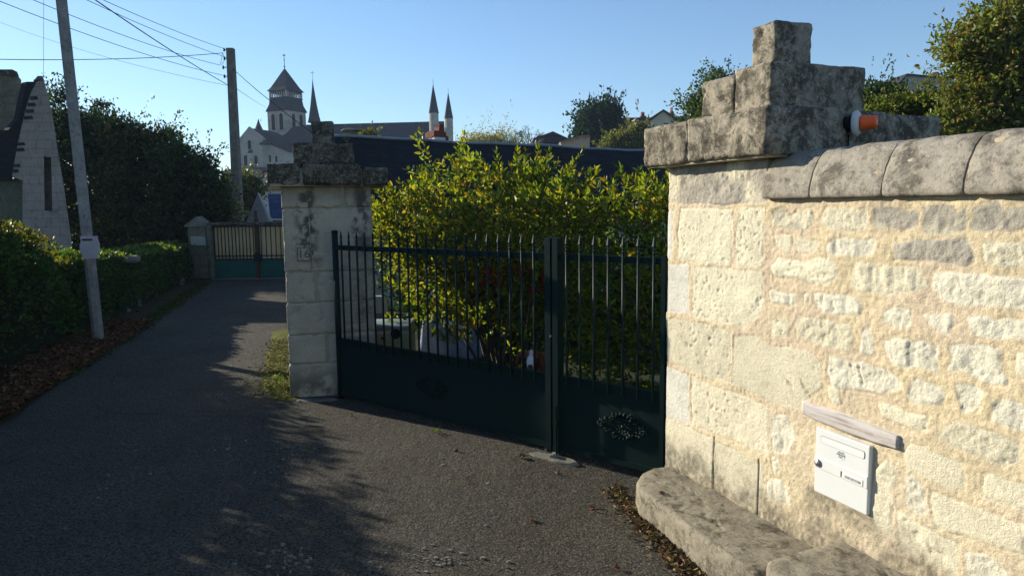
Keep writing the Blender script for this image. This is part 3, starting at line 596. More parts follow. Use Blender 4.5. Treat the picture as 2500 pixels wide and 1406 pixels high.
part('coping_mortar', (v, f), mottle('coping_mortar', (0.40, 0.32, 0.21), (0.48, 0.39, 0.26), 20), wall, True)
# stepped cap of the pier: each tier is cut blocks with a joint
def tier(parent, blocks, mat, seed):
    for k, b in enumerate(blocks): part('cap_stone', block(*b, res=0.015, r=0.006, amp=0.010, freq=8, seed=seed+k), mat, parent, True)
tier(pier, [(-0.131, 0.285, -0.11, 0.50, 1.868, 2.085), (0.288, 0.888, -0.112, 0.36, 1.870, 2.088), (0.288, 0.880, 0.364, 0.62, 1.868, 2.082), (-0.131, 0.284, 0.503, 1.0, 1.868, 2.083), (0.287, 0.875, 0.624, 1.0, 1.868, 2.075)], M_CAP, 1)
tier(pier, [(0.085, 0.365, 0.125, 0.73, 2.089, 2.322), (0.368, 0.645, 0.123, 0.73, 2.089, 2.338)], M_CAP, 11)
tier(pier, [(0.278, 0.462, 0.30, 0.545, 2.339, 2.585)], M_CAP, 21)
part('cap_mortar', box(-0.10, 0.86, -0.085, 0.97, 1.861, 2.07), M_MORTAR, pier)
# ledge of worn slabs along the foot of the wall
ledge = thing('stone_ledge', 'low worn stone ledge with rounded end along the foot of the sunlit wall', 'ledge', (WO[0], WO[1], 0), WRZ)
def slab_poly(pts, z0, z1, seed, amp=0.006):
    """rounded slab from a plan outline: fine rings to the middle"""
    pts = np.array(pts, dtype=float); n = len(pts); L = np.concatenate([[0], np.cumsum(np.hypot(*np.diff(np.vstack([pts, pts[:1]]), axis=0).T))])
    s_ = np.arange(0, L[-1], 0.018); cl = np.vstack([pts, pts[:1]]); O = np.stack([np.interp(s_, L, cl[:, 0]), np.interp(s_, L, cl[:, 1])], 1)
    c = O.mean(0); V = []; m = len(O); rings = []
    for z in np.arange(z0, z1-0.03, 0.02): rings.append((1.0, z, 0))
    rings += [(1.0, z1-0.022, 0), (1.0, z1-0.008, 0.006), (1.0, z1, 0.018)]+[(t, z1, 0.018) for t in np.linspace(0.94, 0.04, 22)]
    for t, z, ins in rings:
        d = O-c; r = np.linalg.norm(d, axis=1, keepdims=True); p = c+d*t-d/r*ins; V.append(np.concatenate([p, np.full((m, 1), z)], 1))
    V = np.concatenate(V); q = V+seed*3.3; nrm = np.concatenate([(V[:, :2]-c)*(V[:, 2:3] < z1-0.01), (V[:, 2:3] > z1-0.012)*1.0], 1); nrm /= np.linalg.norm(nrm, axis=1, keepdims=True)+1e-9
    V = V+nrm*(amp*1.6*fbm(q, 7, 4, seed)-amp*sm(.3, .5, fbm(q, 22, 2, seed+3)))[:, None]
    F = [(i*m+j, i*m+(j+1) % m, (i+1)*m+(j+1) % m, (i+1)*m+j) for i in range(len(rings)-1) for j in range(m)]; F.append(tuple(range((len(rings)-1)*m, len(rings)*m)))
    return V, F
def wl_pts(P): return frame(ledge, np.array([(*p, 0) for p in P]))[:, :2]
o = wl_pts([gnd(1640, 1136, .12)[:2], gnd(1595, 1140, .12)[:2], gnd(1566, 1153, .12)[:2], gnd(1552, 1172, .12)[:2], gnd(1562, 1192, .12)[:2], gnd(1600, 1218, .12)[:2], gnd(1692, 1294, .12)[:2], gnd(1780, 1356, .12)[:2], gnd(1848, 1398, .12)[:2]])
jx = o[-1][0]
part('slab', slab_poly([(o[0][0], 0.02)]+[tuple(p) for p in o[1:]]+[(1.25, 0.02)], -0.28, 0.118, 1), M_LEDGE, ledge, True)
part('slab', slab_poly([(1.255, 0.02), (1.29, -.40), (1.33, -.445), (1.7, -.46), (2.6, -.46), (2.6, 0.02)], -0.28, 0.222, 2), M_LEDGE, ledge, True)
part('slab', slab_poly([(2.62, 0.02), (2.62, -.46), (3.9, -.46), (3.9, 0.02)], -0.28, 0.215, 3), M_LEDGE, ledge, True)
rg = frame(ledge, [gnd(1616, 1204, .12)])[0]
part('iron_ring', (lambda vf: xf(vf, (rg[0], rg[1], 0.126)))(tube([(0.013*math.cos(a), 0.013*math.sin(a), 0) for a in np.linspace(0, 6.28, 17)], 0.0035, 6)), M_RUST, ledge, True)
# ================================================================== letterbox and board
LB = wall_frame('letterbox', 'white metal letterbox set into the sunlit stone wall', 'letterbox')
x0, x1, z0, z1 = 1.137, 1.422, 0.389, 0.680
def rbox(x0, x1, y0, y1, z0, z1, r=0.008, res=0.02):
    bm = bmesh.new(); bmesh.ops.create_cube(bm, size=1.0)
    for v in bm.verts: v.co = Vector(((x0+x1)/2+v.co.x*(x1-x0), (y0+y1)/2+v.co.y*(y1-y0), (z0+z1)/2+v.co.z*(z1-z0)))
    bmesh.ops.bevel(bm, geom=list(bm.edges), offset=r, segments=3, affect='EDGES', profile=.5)
    V = np.array([v.co[:] for v in bm.verts]); F = [tuple(v.index for v in f.verts) for f in bm.faces]; bm.free(); return V, F
part('box', rbox(x0, x1, -0.016, 0.10, z0, z1, 0.006), M_WHITE, LB)
part('door_band', rbox(x0+0.001, x1-0.001, -0.0215, -0.010, z0+0.112, z0+0.163, 0.0035), M_WHITE, LB)
def rrect(cx, cz, w_, h_, r, y, d):
    P = []
    for ax, az, a0 in ((1, 1, 0), (-1, 1, 90), (-1, -1, 180), (1, -1, 270)):
        for t in range(5): a = R_(a0+t*22.5); P.append((cx+ax*(w_/2-r)+r*math.cos(a), y, cz+az*(h_/2-r)+r*math.sin(a)))
    return poly_extrude(P, (0, d, 0))
part('slot_shade_line', rrect((x0+x1)/2+0.004, z1-0.045, 0.232, 0.034, 0.009, -0.0172, 0.004), mottle('shade_line', (0.30, 0.30, 0.29), (0.34, 0.34, 0.33), 3), LB)  # grey rim paints the shade line around the flap
part('slot_flap', rrect((x0+x1)/2+0.005, z1-0.0455, 0.227, 0.029, 0.008, -0.0188, 0.004), M_SLOT, LB)
lk = part('lock', xf(lathe([(0.0165, 0), (0.0165, 0.006), (0.013, 0.008), (0.0, 0.0082)], 20), (x0+0.026, -0.021, z0+0.137), rx=R_(90)), M_CHROME, LB, True)
part('keyhole', box(x0+0.0245, x0+0.0275, -0.0305, -0.028, z0+0.130, z0+0.144), M_RUBBER, lk)
npl = part('name_plate', rrect(x1-0.075, z0+0.130, 0.105, 0.026, 0.004, -0.0235, 0.004), M_SLOT, LB)
part('name_strip', rrect(x1-0.072, z0+0.128, 0.080, 0.010, 0.001, -0.0245, 0.0015), M_GREYPL, npl)
part('strip_slot', rrect(x1-0.132, z0+0.131, 0.007, 0.024, 0.001, -0.0225, 0.002), M_RUBBER, LB)
mk_ = [box(x1-0.108+i*0.0068, x1-0.108+i*0.0068+rr.uniform(.002, .005), -0.0252, -0.0247, z0+0.1255, z0+0.1255+rr.uniform(.003, .005)) for i in range(10) if i not in (2, 5)]
part('name_lettering', join(*mk_), M_WHITE, npl)
for sx in (x1-0.03, x1-0.03): pass
part('sticker', xf(lathe([(0.021, 0), (0.021, 0.0006), (0, 0.0007)], 24), (x0+0.142, -0.0163, z1-0.083), rx=R_(90)), M_WHITE, LB)
def text(body, size, mat, parent, loc, rot=(math.pi/2, 0, 0), extr=0.0004, name='lettering', al='CENTER'):
    cu = bpy.data.curves.new(name, 'FONT'); cu.body = body; cu.size = size; cu.extrude = extr; cu.align_x = al; cu.align_y = 'CENTER'
    tmp = bpy.data.objects.new('tmp', cu); COL.objects.link(tmp); bpy.context.view_layer.update()
    me = bpy.data.meshes.new_from_object(tmp.evaluated_get(bpy.context.evaluated_depsgraph_get())); bpy.data.objects.remove(tmp)
    me.name = name; me.materials.clear(); me.materials.append(mat); M = Matrix.Translation(loc) @ Matrix.Rotation(rot[2], 4, 'Z') @ Matrix.Rotation(rot[0], 4, 'X'); me.transform(M)
    return obj(name, me, parent)
for i, t in enumerate(('PAS DE', 'PUBLICITE', 'S.V.P.')): text(t, 0.0095, M_INK, LB, (x0+0.142, -0.0175, z1-0.073-i*0.0095))
bd = wall_frame('wooden_board', 'grey weathered board bedded in the wall above the letterbox', 'board')
m_ = 60; U_ = np.linspace(1.050, 1.541, m_); topz = np.interp(U_, [1.05, 1.25, 1.541], [0.772, 0.772, 0.757])+0.0022*fbm(np.stack([U_, U_*0, U_*0], 1), 16, 3, 5); botz = np.interp(U_, [1.05, 1.09, 1.16, 1.3, 1.541], [0.718, 0.712, 0.702, 0.698, 0.702])+0.004*fbm(np.stack([U_, U_*0+4, U_*0], 1), 16, 3, 6)
V = []; nz = 8
for i in range(m_):
    for j in range(nz):
        t = j/(nz-1); z = botz[i]*(1-t)+topz[i]*t; V.append((U_[i], -0.012-0.003*math.sin(t*3.14)+0.0015*fbm(np.array([[U_[i]*0.5, z*6, 0]]), 20, 3, 9)[0], z))
for i in range(m_):
    for j in range(nz): V.append((U_[i], 0.03, botz[i]+(topz[i]-botz[i])*j/(nz-1)))
h_ = m_*nz; F = [(i*nz+j, (i+1)*nz+j, (i+1)*nz+j+1, i*nz+j+1) for i in range(m_-1) for j in range(nz-1)]
F += [(i*nz, h_+i*nz, h_+(i+1)*nz, (i+1)*nz) for i in range(m_-1)]+[(i*nz+nz-1, (i+1)*nz+nz-1, h_+(i+1)*nz+nz-1, h_+i*nz+nz-1) for i in range(m_-1)]
F += [(j, j+1, h_+j+1, h_+j) for j in range(nz-1)]+[((m_-1)*nz+j, h_+(m_-1)*nz+j, h_+(m_-1)*nz+j+1, (m_-1)*nz+j+1) for j in range(nz-1)]
part('board', (np.array(V), F), M_BOARD, bd, True)
# ================================================================== beacon on the pier cap
bc = at(2090, 302, 3.40); be = thing('warning_beacon', 'orange flashing beacon on an oval white mount fixed to the pier cap', 'beacon', tuple(bc), 0)
ax = Vector((0.80, -0.60, 0.0)).normalized(); rot = ax.to_track_quat('Z', 'Y').to_matrix(); RM = np.array(rot)
def along(vf, off=(0, 0, 0)): return (np.asarray(vf[0])+np.array(off)) @ RM.T, vf[1]
bs = lathe([(0.046, -0.014), (0.056, -0.011), (0.060, -0.002), (0.058, 0.008), (0.050, 0.015), (0.032, 0.019), (0.0, 0.020)], 28)
part('mount', along(bs), M_WHITEP, be, True)
part('mount_shadow', along(lathe([(0.034, -0.050), (0.034, -0.014), (0.0, -0.014)], 24)), M_RUBBER, be, True)  # black disc added to stand for the shadow beside the mount
part('lens', along(lathe([(0.026, 0.017), (0.036, 0.024), (0.036, 0.040), (0.031, 0.044), (0.030, 0.078), (0.027, 0.086), (0.018, 0.090), (0, 0.090)], 24)), M_ORANGE, be, True)
tp = np.array(ax)*-0.05
part('wall_bracket', tube([tp, tp+np.array([-0.03, 0.07, -0.0])], 0.016, 8), M_BLACKMET, be)
part('cable', tube([tp*0.4+np.array([-0.01, 0, -0.05]), tp*0.4+np.array([-0.012, 0.0, -0.10]), tp*0.4+np.array([-0.005, 0.02, -0.16]), tp*0.4+np.array([0.0, 0.03, -0.20])], 0.004, 6), M_WIRE, be)
# ================================================================== left gate pillar
LP = thing('gate_pillar', 'shaded limestone gate pillar with stepped black-lichened cap and carved house number', 'gate pillar', (-1.96, 6.17, 0), R_(13.5))
W_, D_ = 0.755, 0.755
rows = [(-0.15, 0.295, [(-.005, .757)]), (0.30, 0.555, [(-.002, .318), (.345, .756)]), (0.562, 0.835, [(0, .757)]), (0.843, 1.105, [(.002, .250), (.272, .757)]), (1.112, 1.655, [(.0, .22), (.226, .756)]), (1.662, 1.852, [(-.002, .50), (.53, .757)])]
bl = []; k = 40
for z0, z1, cuts in rows:
    for a, b in cuts:
        k += 1; bl.append(block(a, b, 0, D_, z0-.0015, z1+.0015, 0.014, 0.006, 0.010, 9, k))
v, f = join(*bl); q = v.copy(); base_c = np.array([.49, .425, .315])*(1+.12*fbm(q, 5, 4, 31)+.08*fbm(q, 30, 3, 32))[:, None]
n1 = fbm(q, 9, 5, 33, .65); n2 = fbm(q, 26, 3, 34)
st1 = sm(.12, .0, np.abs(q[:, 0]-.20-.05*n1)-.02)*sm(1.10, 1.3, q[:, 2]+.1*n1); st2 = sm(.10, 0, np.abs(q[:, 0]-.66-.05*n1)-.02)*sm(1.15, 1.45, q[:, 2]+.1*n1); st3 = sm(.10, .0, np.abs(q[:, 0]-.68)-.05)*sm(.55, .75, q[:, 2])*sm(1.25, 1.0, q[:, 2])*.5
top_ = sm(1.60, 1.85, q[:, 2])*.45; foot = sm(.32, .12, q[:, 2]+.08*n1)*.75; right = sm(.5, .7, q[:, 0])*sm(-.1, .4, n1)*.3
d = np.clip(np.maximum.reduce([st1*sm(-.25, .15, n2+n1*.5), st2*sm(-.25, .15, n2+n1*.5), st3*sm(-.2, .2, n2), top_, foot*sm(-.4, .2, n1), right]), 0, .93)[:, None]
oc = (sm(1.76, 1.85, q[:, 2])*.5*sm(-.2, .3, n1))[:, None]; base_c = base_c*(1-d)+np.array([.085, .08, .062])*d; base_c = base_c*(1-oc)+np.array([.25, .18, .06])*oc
part('shaft', (v, f), M_WALL, LP, True, col=np.clip(base_c, .02, .8))
part('joint_mortar', box(0.012, 0.742, 0.012, 0.74, -0.1, 1.85), M_MORTAR, LP)
def tierL(blocks, seed):
    for k, b in enumerate(blocks): part('cap_stone', block(*b, res=0.016, r=0.010, amp=0.014, freq=8, seed=seed+k), M_DARKCAP, LP, True)
tierL([(-.105, .165, -.08, .40, 1.853, 2.035), (.185, .665, -.112, .42, 1.853, 2.03), (.685, .90, -.11, .40, 1.85, 2.005), (-.11, .90, .42, .87, 1.852, 2.02)], 60)
tierL([(.105, .62, .10, .66, 2.034, 2.225)], 70)
tierL([(.262, .455, .27, .46, 2.226, 2.43)], 80)
part('cap_mortar', box(-.085, .88, -.065, .85, 1.846, 1.995), M_MORTAR, LP)
# carved number 16 in its frame
nb_ = thing  # (number belongs to the pillar: children below)
nx, nz_ = 0.165, 1.265
M_CARVE = mottle('carved_recess', (0.10, 0.09, 0.07), (0.15, 0.135, 0.105), 20)
part('number_frame', join(box(nx-.048, nx+.048, -.0165, .01, nz_+.052, nz_+.058), box(nx-.048, nx+.048, -.0165, .01, nz_-.058, nz_-.052), box(nx-.054, nx-.048, -.0165, .01, nz_-.058, nz_+.058), box(nx+.048, nx+.054, -.0165, .01, nz_-.058, nz_+.058)), M_CARVE, LP)
part('number_panel', box(nx-.0475, nx+.0475, -.0135, .008, nz_-.0515, nz_+.0515), M_PILLAR, LP)
text('16', 0.105, M_CARVE, LP, (nx, -0.0145, nz_), extr=0.002, name='house_number')
# weeds on the pillar cap and at its foot
def weed(name, label, base, n, h, spread, colr, group=None, L=0.05, cat='weed'):
    t = thing(name, label, cat, tuple(base), 0, group); P = []; D = []; st = []
    for i in range(n):
        a = rng.random()*6.28; q = np.array([math.cos(a), math.sin(a), 0])*spread*rng.random(); hh = h*(0.5+rng.random()*0.6)
        tip = q*1.9+np.array([0, 0, hh]); st.append(tube([q*0.2, (q+tip)/2+[0, 0, hh*0.1], tip], 0.0016, 4, False))
        for s_ in np.linspace(0.3, 1, 5): P.append(q*0.2*(1-s_)+tip*s_); D.append(rng.normal(size=3)*0.7+[0, 0, 0.5])
    m = len(P); V, F, C = leaves(np.array(P), np.array(D), L*(0.6+rng.random(m)*0.8), L*0.35*(0.6+rng.random(m)*0.6), palette(m, colr, [1]*len(colr)))
    obj('leaves', mesh_from('leaves', V, F, M_LEAF, col=C), t); v, f = join(*st); obj('stems', mesh_from('stems', v, f, M_BARK_PALE), t); return t
G1 = [(0.10, 0.15, 0.02), (0.16, 0.20, 0.03)]; DRY = [(0.30, 0.24, 0.12), (0.20, 0.16, 0.08)]
weed('dry_weed', 'dry pale stalks growing on top of the left pillar cap', at(846, 347, 6.5), 5, 0.13, 0.03, DRY, None, 0.02)
weed('green_weed', 'small bright green weed at the mossy foot of the left pillar', [-2.13, 6.42, 0.03], 9, 0.12, 0.07, G1, None, 0.04)
weed('green_weed', 'tiny green weed sprouting from the tarmac in front of the gate', gnd(1073, 1058), 6, 0.035, 0.03, G1, None, 0.02)
# ================================================================== metal gate
GO = np.array([-1.536, 6.175]); GRZ = math.atan2(-0.633, 0.774)
def gate_leaf(label, xa, xb, bars, posts, zt=1.342):
    t = thing('gate_leaf', label, 'gate', (GO[0], GO[1], 0), GRZ, 'two leaves of the green driveway gate')
    part('panel', join(box(xa+.02, xb-.02, -.004, .012, .035, .52), box(xa+.01, xb-.01, -.016, .020, .505, .537), box(xa+.01, xb-.01, -.014, .018, .028, .062)), M_GATE, t)
    part('top_rail', box(xa+.012, xb-.012, -.014, .020, zt-.040, zt), M_GATE, t)
    for kind, x, w_, h_ in posts:
        if kind == 'round': part('post', join(tube([(x, 0, 0.0), (x, 0, h_)], w_, 14), xf(lathe([(w_*1.15, 0), (w_*1.15, .012), (w_*.6, .02), (.004, .022)], 14), (x, 0, h_))), M_GATE, t, True)
        else: part('stile', block(x-w_/2, x+w_/2, -.036, .036, .02, h_, 0.2, 0.004, 0), M_GATE, t)
    for bx in bars:
        j = 0.0
        b = part('bar', tube([(bx, -.026, .478), (bx, -.026, zt+.018)], 0.0085, 8), M_GATE, t, True)
        zz = zt+.018
        part('spearhead', join(xf(lathe([(.006, 0), (.012, .004), (.013, .009), (.007, .014), (.006, .020), (.0135, .026), (.006, .032), (.006, .04)], 8), (bx, -.026, zz)),
             (np.array([(bx-.005, -.026, zz+.036), (bx-.017, -.026, zz+.048), (bx-.005, -.026, zz+.098), (bx+.005, -.026, zz+.098), (bx+.017, -.026, zz+.048), (bx+.005, -.026, zz+.036), (bx, -.034, zz+.05), (bx, -.018, zz+.05), (bx, -.026, zz+.112)]),
              [(0, 1, 6), (1, 2, 6), (2, 8, 6), (8, 3, 6), (3, 4, 6), (4, 5, 6), (5, 0, 6), (1, 0, 7), (2, 1, 7), (8, 2, 7), (3, 8, 7), (4, 3, 7), (5, 4, 7), (0, 5, 7)])), M_GATE, b)
    return t
def rosette(t, cx, cz, w_, h_):
    vs = []
    for r, n, rad in ((.0, 1, .014), (.024, 8, .008), (.042, 12, .008)):
        for i in range(n):
            a = 6.283*i/n; x, z = cx+r*math.cos(a), cz+r*math.sin(a); sp_ = lathe([(rad, 0), (rad*.9, rad*.5), (rad*.5, rad*.9), (0, rad)], 8)
            vs.append(xf(sp_, (x, -.004, z), rx=R_(90)))
    vs.append(xf(tube([(.052*math.cos(a), .052*math.sin(a), 0) for a in np.linspace(0, 6.28, 25)], .004, 5), (cx, -.008, cz), rx=R_(90)))
    vs.append(xf(tube([(.032*math.cos(a), .032*math.sin(a), 0) for a in np.linspace(0, 6.28, 21)], .003, 5), (cx, -.009, cz), rx=R_(90)))
    for sx in (-1, 1):                                    # scrolling acanthus arms inside a lozenge
        for sz in (-1, 1):
            for j in range(5):
                t_ = j/4; x = cx+sx*(.055+t_*(w_/2-.07)); z = cz+sz*(h_/2-.02)*(1-t_)*0.85
                for q in range(4):
                    a = rr.random()*6.283; l_ = .022+.012*rr.random(); c_ = [(x, -.006, z), (x+math.cos(a)*l_*.5, -.017, z+math.sin(a)*l_*.5), (x+math.cos(a+.9)*l_, -.008, z+math.sin(a+.9)*l_)]
                    vs.append(tube(c_, [.006, .005, .002], 5))
        for j in range(6):
            x = cx+sx*(.06+j*.018); vs.append(tube([(x, -.005, cz-.012), (x+sx*.008, -.018, cz), (x, -.005, cz+.012)], [.003, .007, .003], 5))
    for sz in (-1, 1):
        for j in range(6):
            a = R_(90)*sz+R_(-50+20*j); l_ = .035; x, z = cx+.062*math.cos(a), cz+.062*math.sin(a)
            vs.append(tube([(x, -.005, z), (x+math.cos(a)*l_*.5, -.02, z+math.sin(a)*l_*.5), (x+math.cos(a)*l_, -.006, z+math.sin(a)*l_)], [.008, .007, .002], 5))
    part('rosette', join(*vs), M_GATE, t, True)
g1 = gate_leaf('wide dark green gate leaf with spear-topped bars, hung from the left pillar', 0.0, 2.335, [0.147+0.1024*i for i in range(21)], [('round', .028, .026, 1.45), ('sq', 2.312, .048, 1.448)])
rosette(g1, 1.17, .272, .34, .2)
g2 = gate_leaf('narrow dark green gate leaf with floral rosette beside the right pier', 2.345, 3.16, [2.461+0.1042*i for i in range(7)]+[], [('sq', 2.372, .044, 1.448), ('sq', 3.15, .03, 1.36)])
lrx = line_ = None
rosette(g2, 2.87, .278, .36, .2)
part('lock_cylinder', xf(lathe([(.009, 0), (.009, .008), (.0, .009)], 12), (2.345, -.038, .80), rx=R_(90)), M_RUST, g1, True)
part('drop_bolt', join(box(2.375, 2.391, -.055, -.040, .0, .34), box(2.368, 2.398, -.060, -.036, .20, .23)), M_GATE, g2)
st_ = gnd(1352, 1116)
tag(part('concrete_pad', slab_poly([(st_[0]-.01+px*.16+py*.03, st_[1]-px*.10+py*.055) for px, py in ((-1, -.2), (-.7, -.8), (.2, -1), (.9, -.8), (1.1, -.1), (.8, .6), (.1, .9), (-.8, .7))], -0.03, 0.004, 5, 0.003), M_CONC2, None, True), 'small pale concrete pad under the meeting point of the gate leaves', 'concrete pad')
part('catch', join(box(st_[0]-.03, st_[0]+.03, st_[1]-.01, st_[1]+.012, .0, .02), box(st_[0]-.008, st_[0]+.012, st_[1]-.02, st_[1]+.02, .0, .03)), M_CONC, bpy.data.objects['concrete_pad'])
tag(part('hinge_stone', slab_poly([(-1.72+.20*math.cos(a), 6.10+.07*math.sin(a)) for a in np.linspace(0, 6.1, 18)], -0.03, 0.006, 6, 0.003), M_CONC2, None, True), 'flat grey stone on the ground under the gate hinge at the left pillar', 'stone')
# ================================================================== shrub and hedge behind the gate
def gl(x, y, z=0): return np.array([GO[0]+x*0.774+y*0.633, GO[1]-x*0.633+y*0.774, z])
def shoots(E, n, length, nleaf, leaf, cols, wts, upv=0.9, topbias=0.0, stems=True, wd=0.42, jl=0.35):
    P, d = in_union(E, n); out_P = []; out_D = []; st = []
    for p, dd in zip(P, d):
        dd = dd*np.array([1, 1, 0.6])*0.8+np.array([0, 0, upv])+rng.normal(size=3)*0.25; dd /= np.linalg.norm(dd); l_ = length*(0.5+rng.random()*0.9)
        bend = np.array([dd[0], dd[1], -0.2])*0.25*l_; q = [p+dd*l_*s_+bend*s_*s_ for s_ in np.linspace(0, 1, 4)]
        if stems: st.append(tube(q, [0.0035, .003, .0022, .0012], 4, False))
        ax1 = np.cross(dd, rng.normal(size=3)); ax1 /= np.linalg.norm(ax1); ax2 = np.cross(dd, ax1)
        m = max(3, int(nleaf*l_/length))
        for j in range(m):
            s_ = (j+1)/m; b = p+dd*l_*s_+bend*s_*s_; a = ax1 if j % 2 else ax2; opn = 1.0-0.55*s_
            for sg in (-1, 1): out_P.append(b); out_D.append(dd*(1-opn*0.55)+a*sg*opn+rng.normal(size=3)*0.16+np.array([0, 0, -0.12]))
        out_P.append(q[-1]); out_D.append(dd)
    m = len(out_P); L = leaf*(0.6+rng.random(m)*0.7)
    V, F, C = leaves(np.array(out_P), np.array(out_D), L, L*wd, palette(m, cols, wts, jl), 0.22)
    return (V, F, C), st
def shrub(name, label, cat, base, specs, mat, limbs, group=None):
    t = thing(name, label, cat, tuple(base), 0, group); Ls = []; st = []
    for a in specs: l_, s_ = shoots(**a); Ls.append(l_); st += s_
    V, F, C = catmesh(Ls); obj('foliage', mesh_from('foliage', frame(t, V), F, mat, col=C), t)
    base = np.array(base, dtype=float)
    for q in limbs:
        q = np.array(q); a = base+rng.normal(size=3)*np.array([.12, .12, 0]); m = (a*0.5+q*0.5)+np.array([0, 0, .15])
        ts = np.linspace(0, 1, 7)[:, None]; st.append(tube((1-ts)**2*a+2*ts*(1-ts)*m+ts**2*q, list(np.linspace(.018, .004, 7)), 5, False))
    v, f = join(*st); obj('stems', mesh_from('stems', frame(t, v), f, M_BARK), t); return t
YG = [(0.22, 0.225, 0.03), (0.15, 0.185, 0.024), (0.09, 0.14, 0.022), (0.27, 0.22, 0.03), (0.055, 0.10, 0.018), (0.26, 0.13, 0.03)]
E1 = [(gl(.15, 1.45, 1.42), (.72, .50, .40)), (gl(1.1, 1.35, 1.40), (.62, .5, .40)), (gl(-.62, 1.40, 1.28), (.36, .4, .36)), (gl(-.45, 1.4, 1.50), (.34, .35, .26)), (gl(.5, 1.5, 1.12), (.75, .5, .45)), (gl(-.1, 1.55, .80), (.45, .4, .3)), (gl(.9, 1.5, .75), (.6, .42, .35))]
low = [(gl(.75, 1.0, .48), (.35, .2, .10))]
lm = [tuple(gl(rng.uniform(-.8, 1.5), rng.uniform(1.1, 1.8), rng.uniform(1.0, 1.7))) for _ in range(40)]
shrub('garden_shrub', 'tall sunlit yellow-green shrub behind the left gate leaf', 'shrub', gl(.75, 1.5, 0),
      [dict(E=E1, n=1750, length=.24, nleaf=7, leaf=.058, cols=YG, wts=[4, 4, 3, 2, 2, .5]),
       dict(E=[(gl(.75, 1.4, 1.80), (.60, .35, .08))], n=60, length=.27, nleaf=9, leaf=.068, cols=YG, wts=[4, 4, 3, 1, 1, .3], upv=1.8),
       dict(E=[(gl(-.05, 1.45, 1.80), (.22, .3, .05))], n=16, length=.46, nleaf=12, leaf=.066, cols=YG, wts=[4, 4, 3, 1, 1, .3], upv=1.8),
       dict(E=[(gl(-.62, 1.4, 1.66), (.08, .1, .04))], n=5, length=.34, nleaf=9, leaf=.062, cols=YG, wts=[3, 4, 3, 1, 1, .2], upv=2.2),
       dict(E=[(gl(1.25, 1.3, 1.80), (.08, .1, .04))], n=5, length=.36, nleaf=9, leaf=.062, cols=YG, wts=[3, 4, 3, 1, 1, .2], upv=2.2),
       dict(E=low+[(gl(-.1, 1.25, .50), (.35, .12, .16)), (gl(.35, 1.2, .62), (.3, .12, .2))], n=90, length=.16, nleaf=4, leaf=.07, cols=YG, wts=[3, 4, 3, 1, 1, .2])], M_LEAF_SUN, lm)
RD = [(0.26, 0.02, 0.012), (0.20, 0.03, 0.012), (0.30, 0.06, 0.02)]
shrub('red_leaved_plant', 'small plant with red autumn leaves inside the sunlit shrub', 'plant', gl(1.25, 1.0, 0),
      [dict(E=[(gl(1.15, .95, 1.02), (.20, .10, .10)), (gl(1.4, .95, .95), (.16, .1, .08)), (gl(.92, .98, .98), (.07, .06, .06)), (gl(1.62, .95, 1.0), (.08, .06, .07))], n=24, length=.07, nleaf=3, leaf=.055, cols=RD, wts=[2, 2, 1])], M_LEAF_SUN, [tuple(gl(1.2, .97, 1.0)), tuple(gl(1.4, .97, .9))])
HG = [(0.11, 0.165, 0.022), (0.15, 0.20, 0.026), (0.18, 0.20, 0.03), (0.07, 0.12, 0.02), (0.20, 0.13, 0.03)]
E2 = [(gl(x, 1.45, z), (.44, .42, h)) for x in (1.45, 2.1, 2.65, 3.2, 3.75, 4.3) for z, h in ((.22, .28), (.45, .38), (.85, .42), (1.26, .42))]
lm2 = [tuple(gl(rng.uniform(1.4, 4.4), rng.uniform(1.1, 1.8), rng.uniform(.8, 1.6))) for _ in range(40)]
shrub('privet_hedge', 'dense green privet hedge behind the narrow gate leaf', 'hedge', gl(2.8, 1.5, 0),
      [dict(E=E2, n=2500, length=.17, nleaf=5, leaf=.06, cols=HG, wts=[4, 4, 2, 4, .4], upv=.5, stems=False),
       dict(E=[(gl(2.8, 1.40, 1.58), (1.6, .38, .12))], n=380, length=.18, nleaf=6, leaf=.06, cols=YG, wts=[3, 4, 3, 1, 1, .2], upv=1.6),  # yellower top shoots, sunlight put into the leaf colour
       dict(E=[(gl(1.45, 1.4, 1.62), (.3, .3, .08))], n=26, length=.30, nleaf=8, leaf=.07, cols=YG, wts=[3, 4, 3, 1, 1, .2], upv=1.8),
       dict(E=[(gl(3.2, 1.3, 1.66), (.25, .12, .05))], n=6, length=.30, nleaf=7, leaf=.06, cols=YG, wts=[3, 4, 3, 1, 1, .2], upv=2.2)], M_LEAF_SUN, lm2)
# ivy darkness behind: a row of dense evergreens closing the garden
for i, (x, y, r, h) in enumerate(((-1.5, 3.1, 1.0, 1.45), (.3, 3.7, 1.1, 1.5), (2.2, 4.2, 1.0, 1.4), (3.9, 3.9, 1.0, 1.5), (5.4, 3.6, 1.0, 1.5))):
    c_ = gl(x, y, 0); lab = ['round dark evergreen bush in the garden shade, nearest the left pillar', 'dark evergreen bush in the garden directly behind the sunlit shrub', 'dark evergreen bush behind the meeting point of the gate leaves', 'dark evergreen bush behind the privet hedge by the right pier', 'dark evergreen bush hidden behind the right pier and wall'][i]
    tree('evergreen_bush', lab, 'bush', (c_[0], c_[1], 0), [((c_[0], c_[1], h*.5), (r, r*.8, h*.52))], 260, 9000, .07, [(0.02, 0.04, 0.012), (0.03, 0.055, 0.015)], [1, 1], M_LEAF_DK, 'evergreen bushes at the back of the garden', .2, .04, limbs=6)
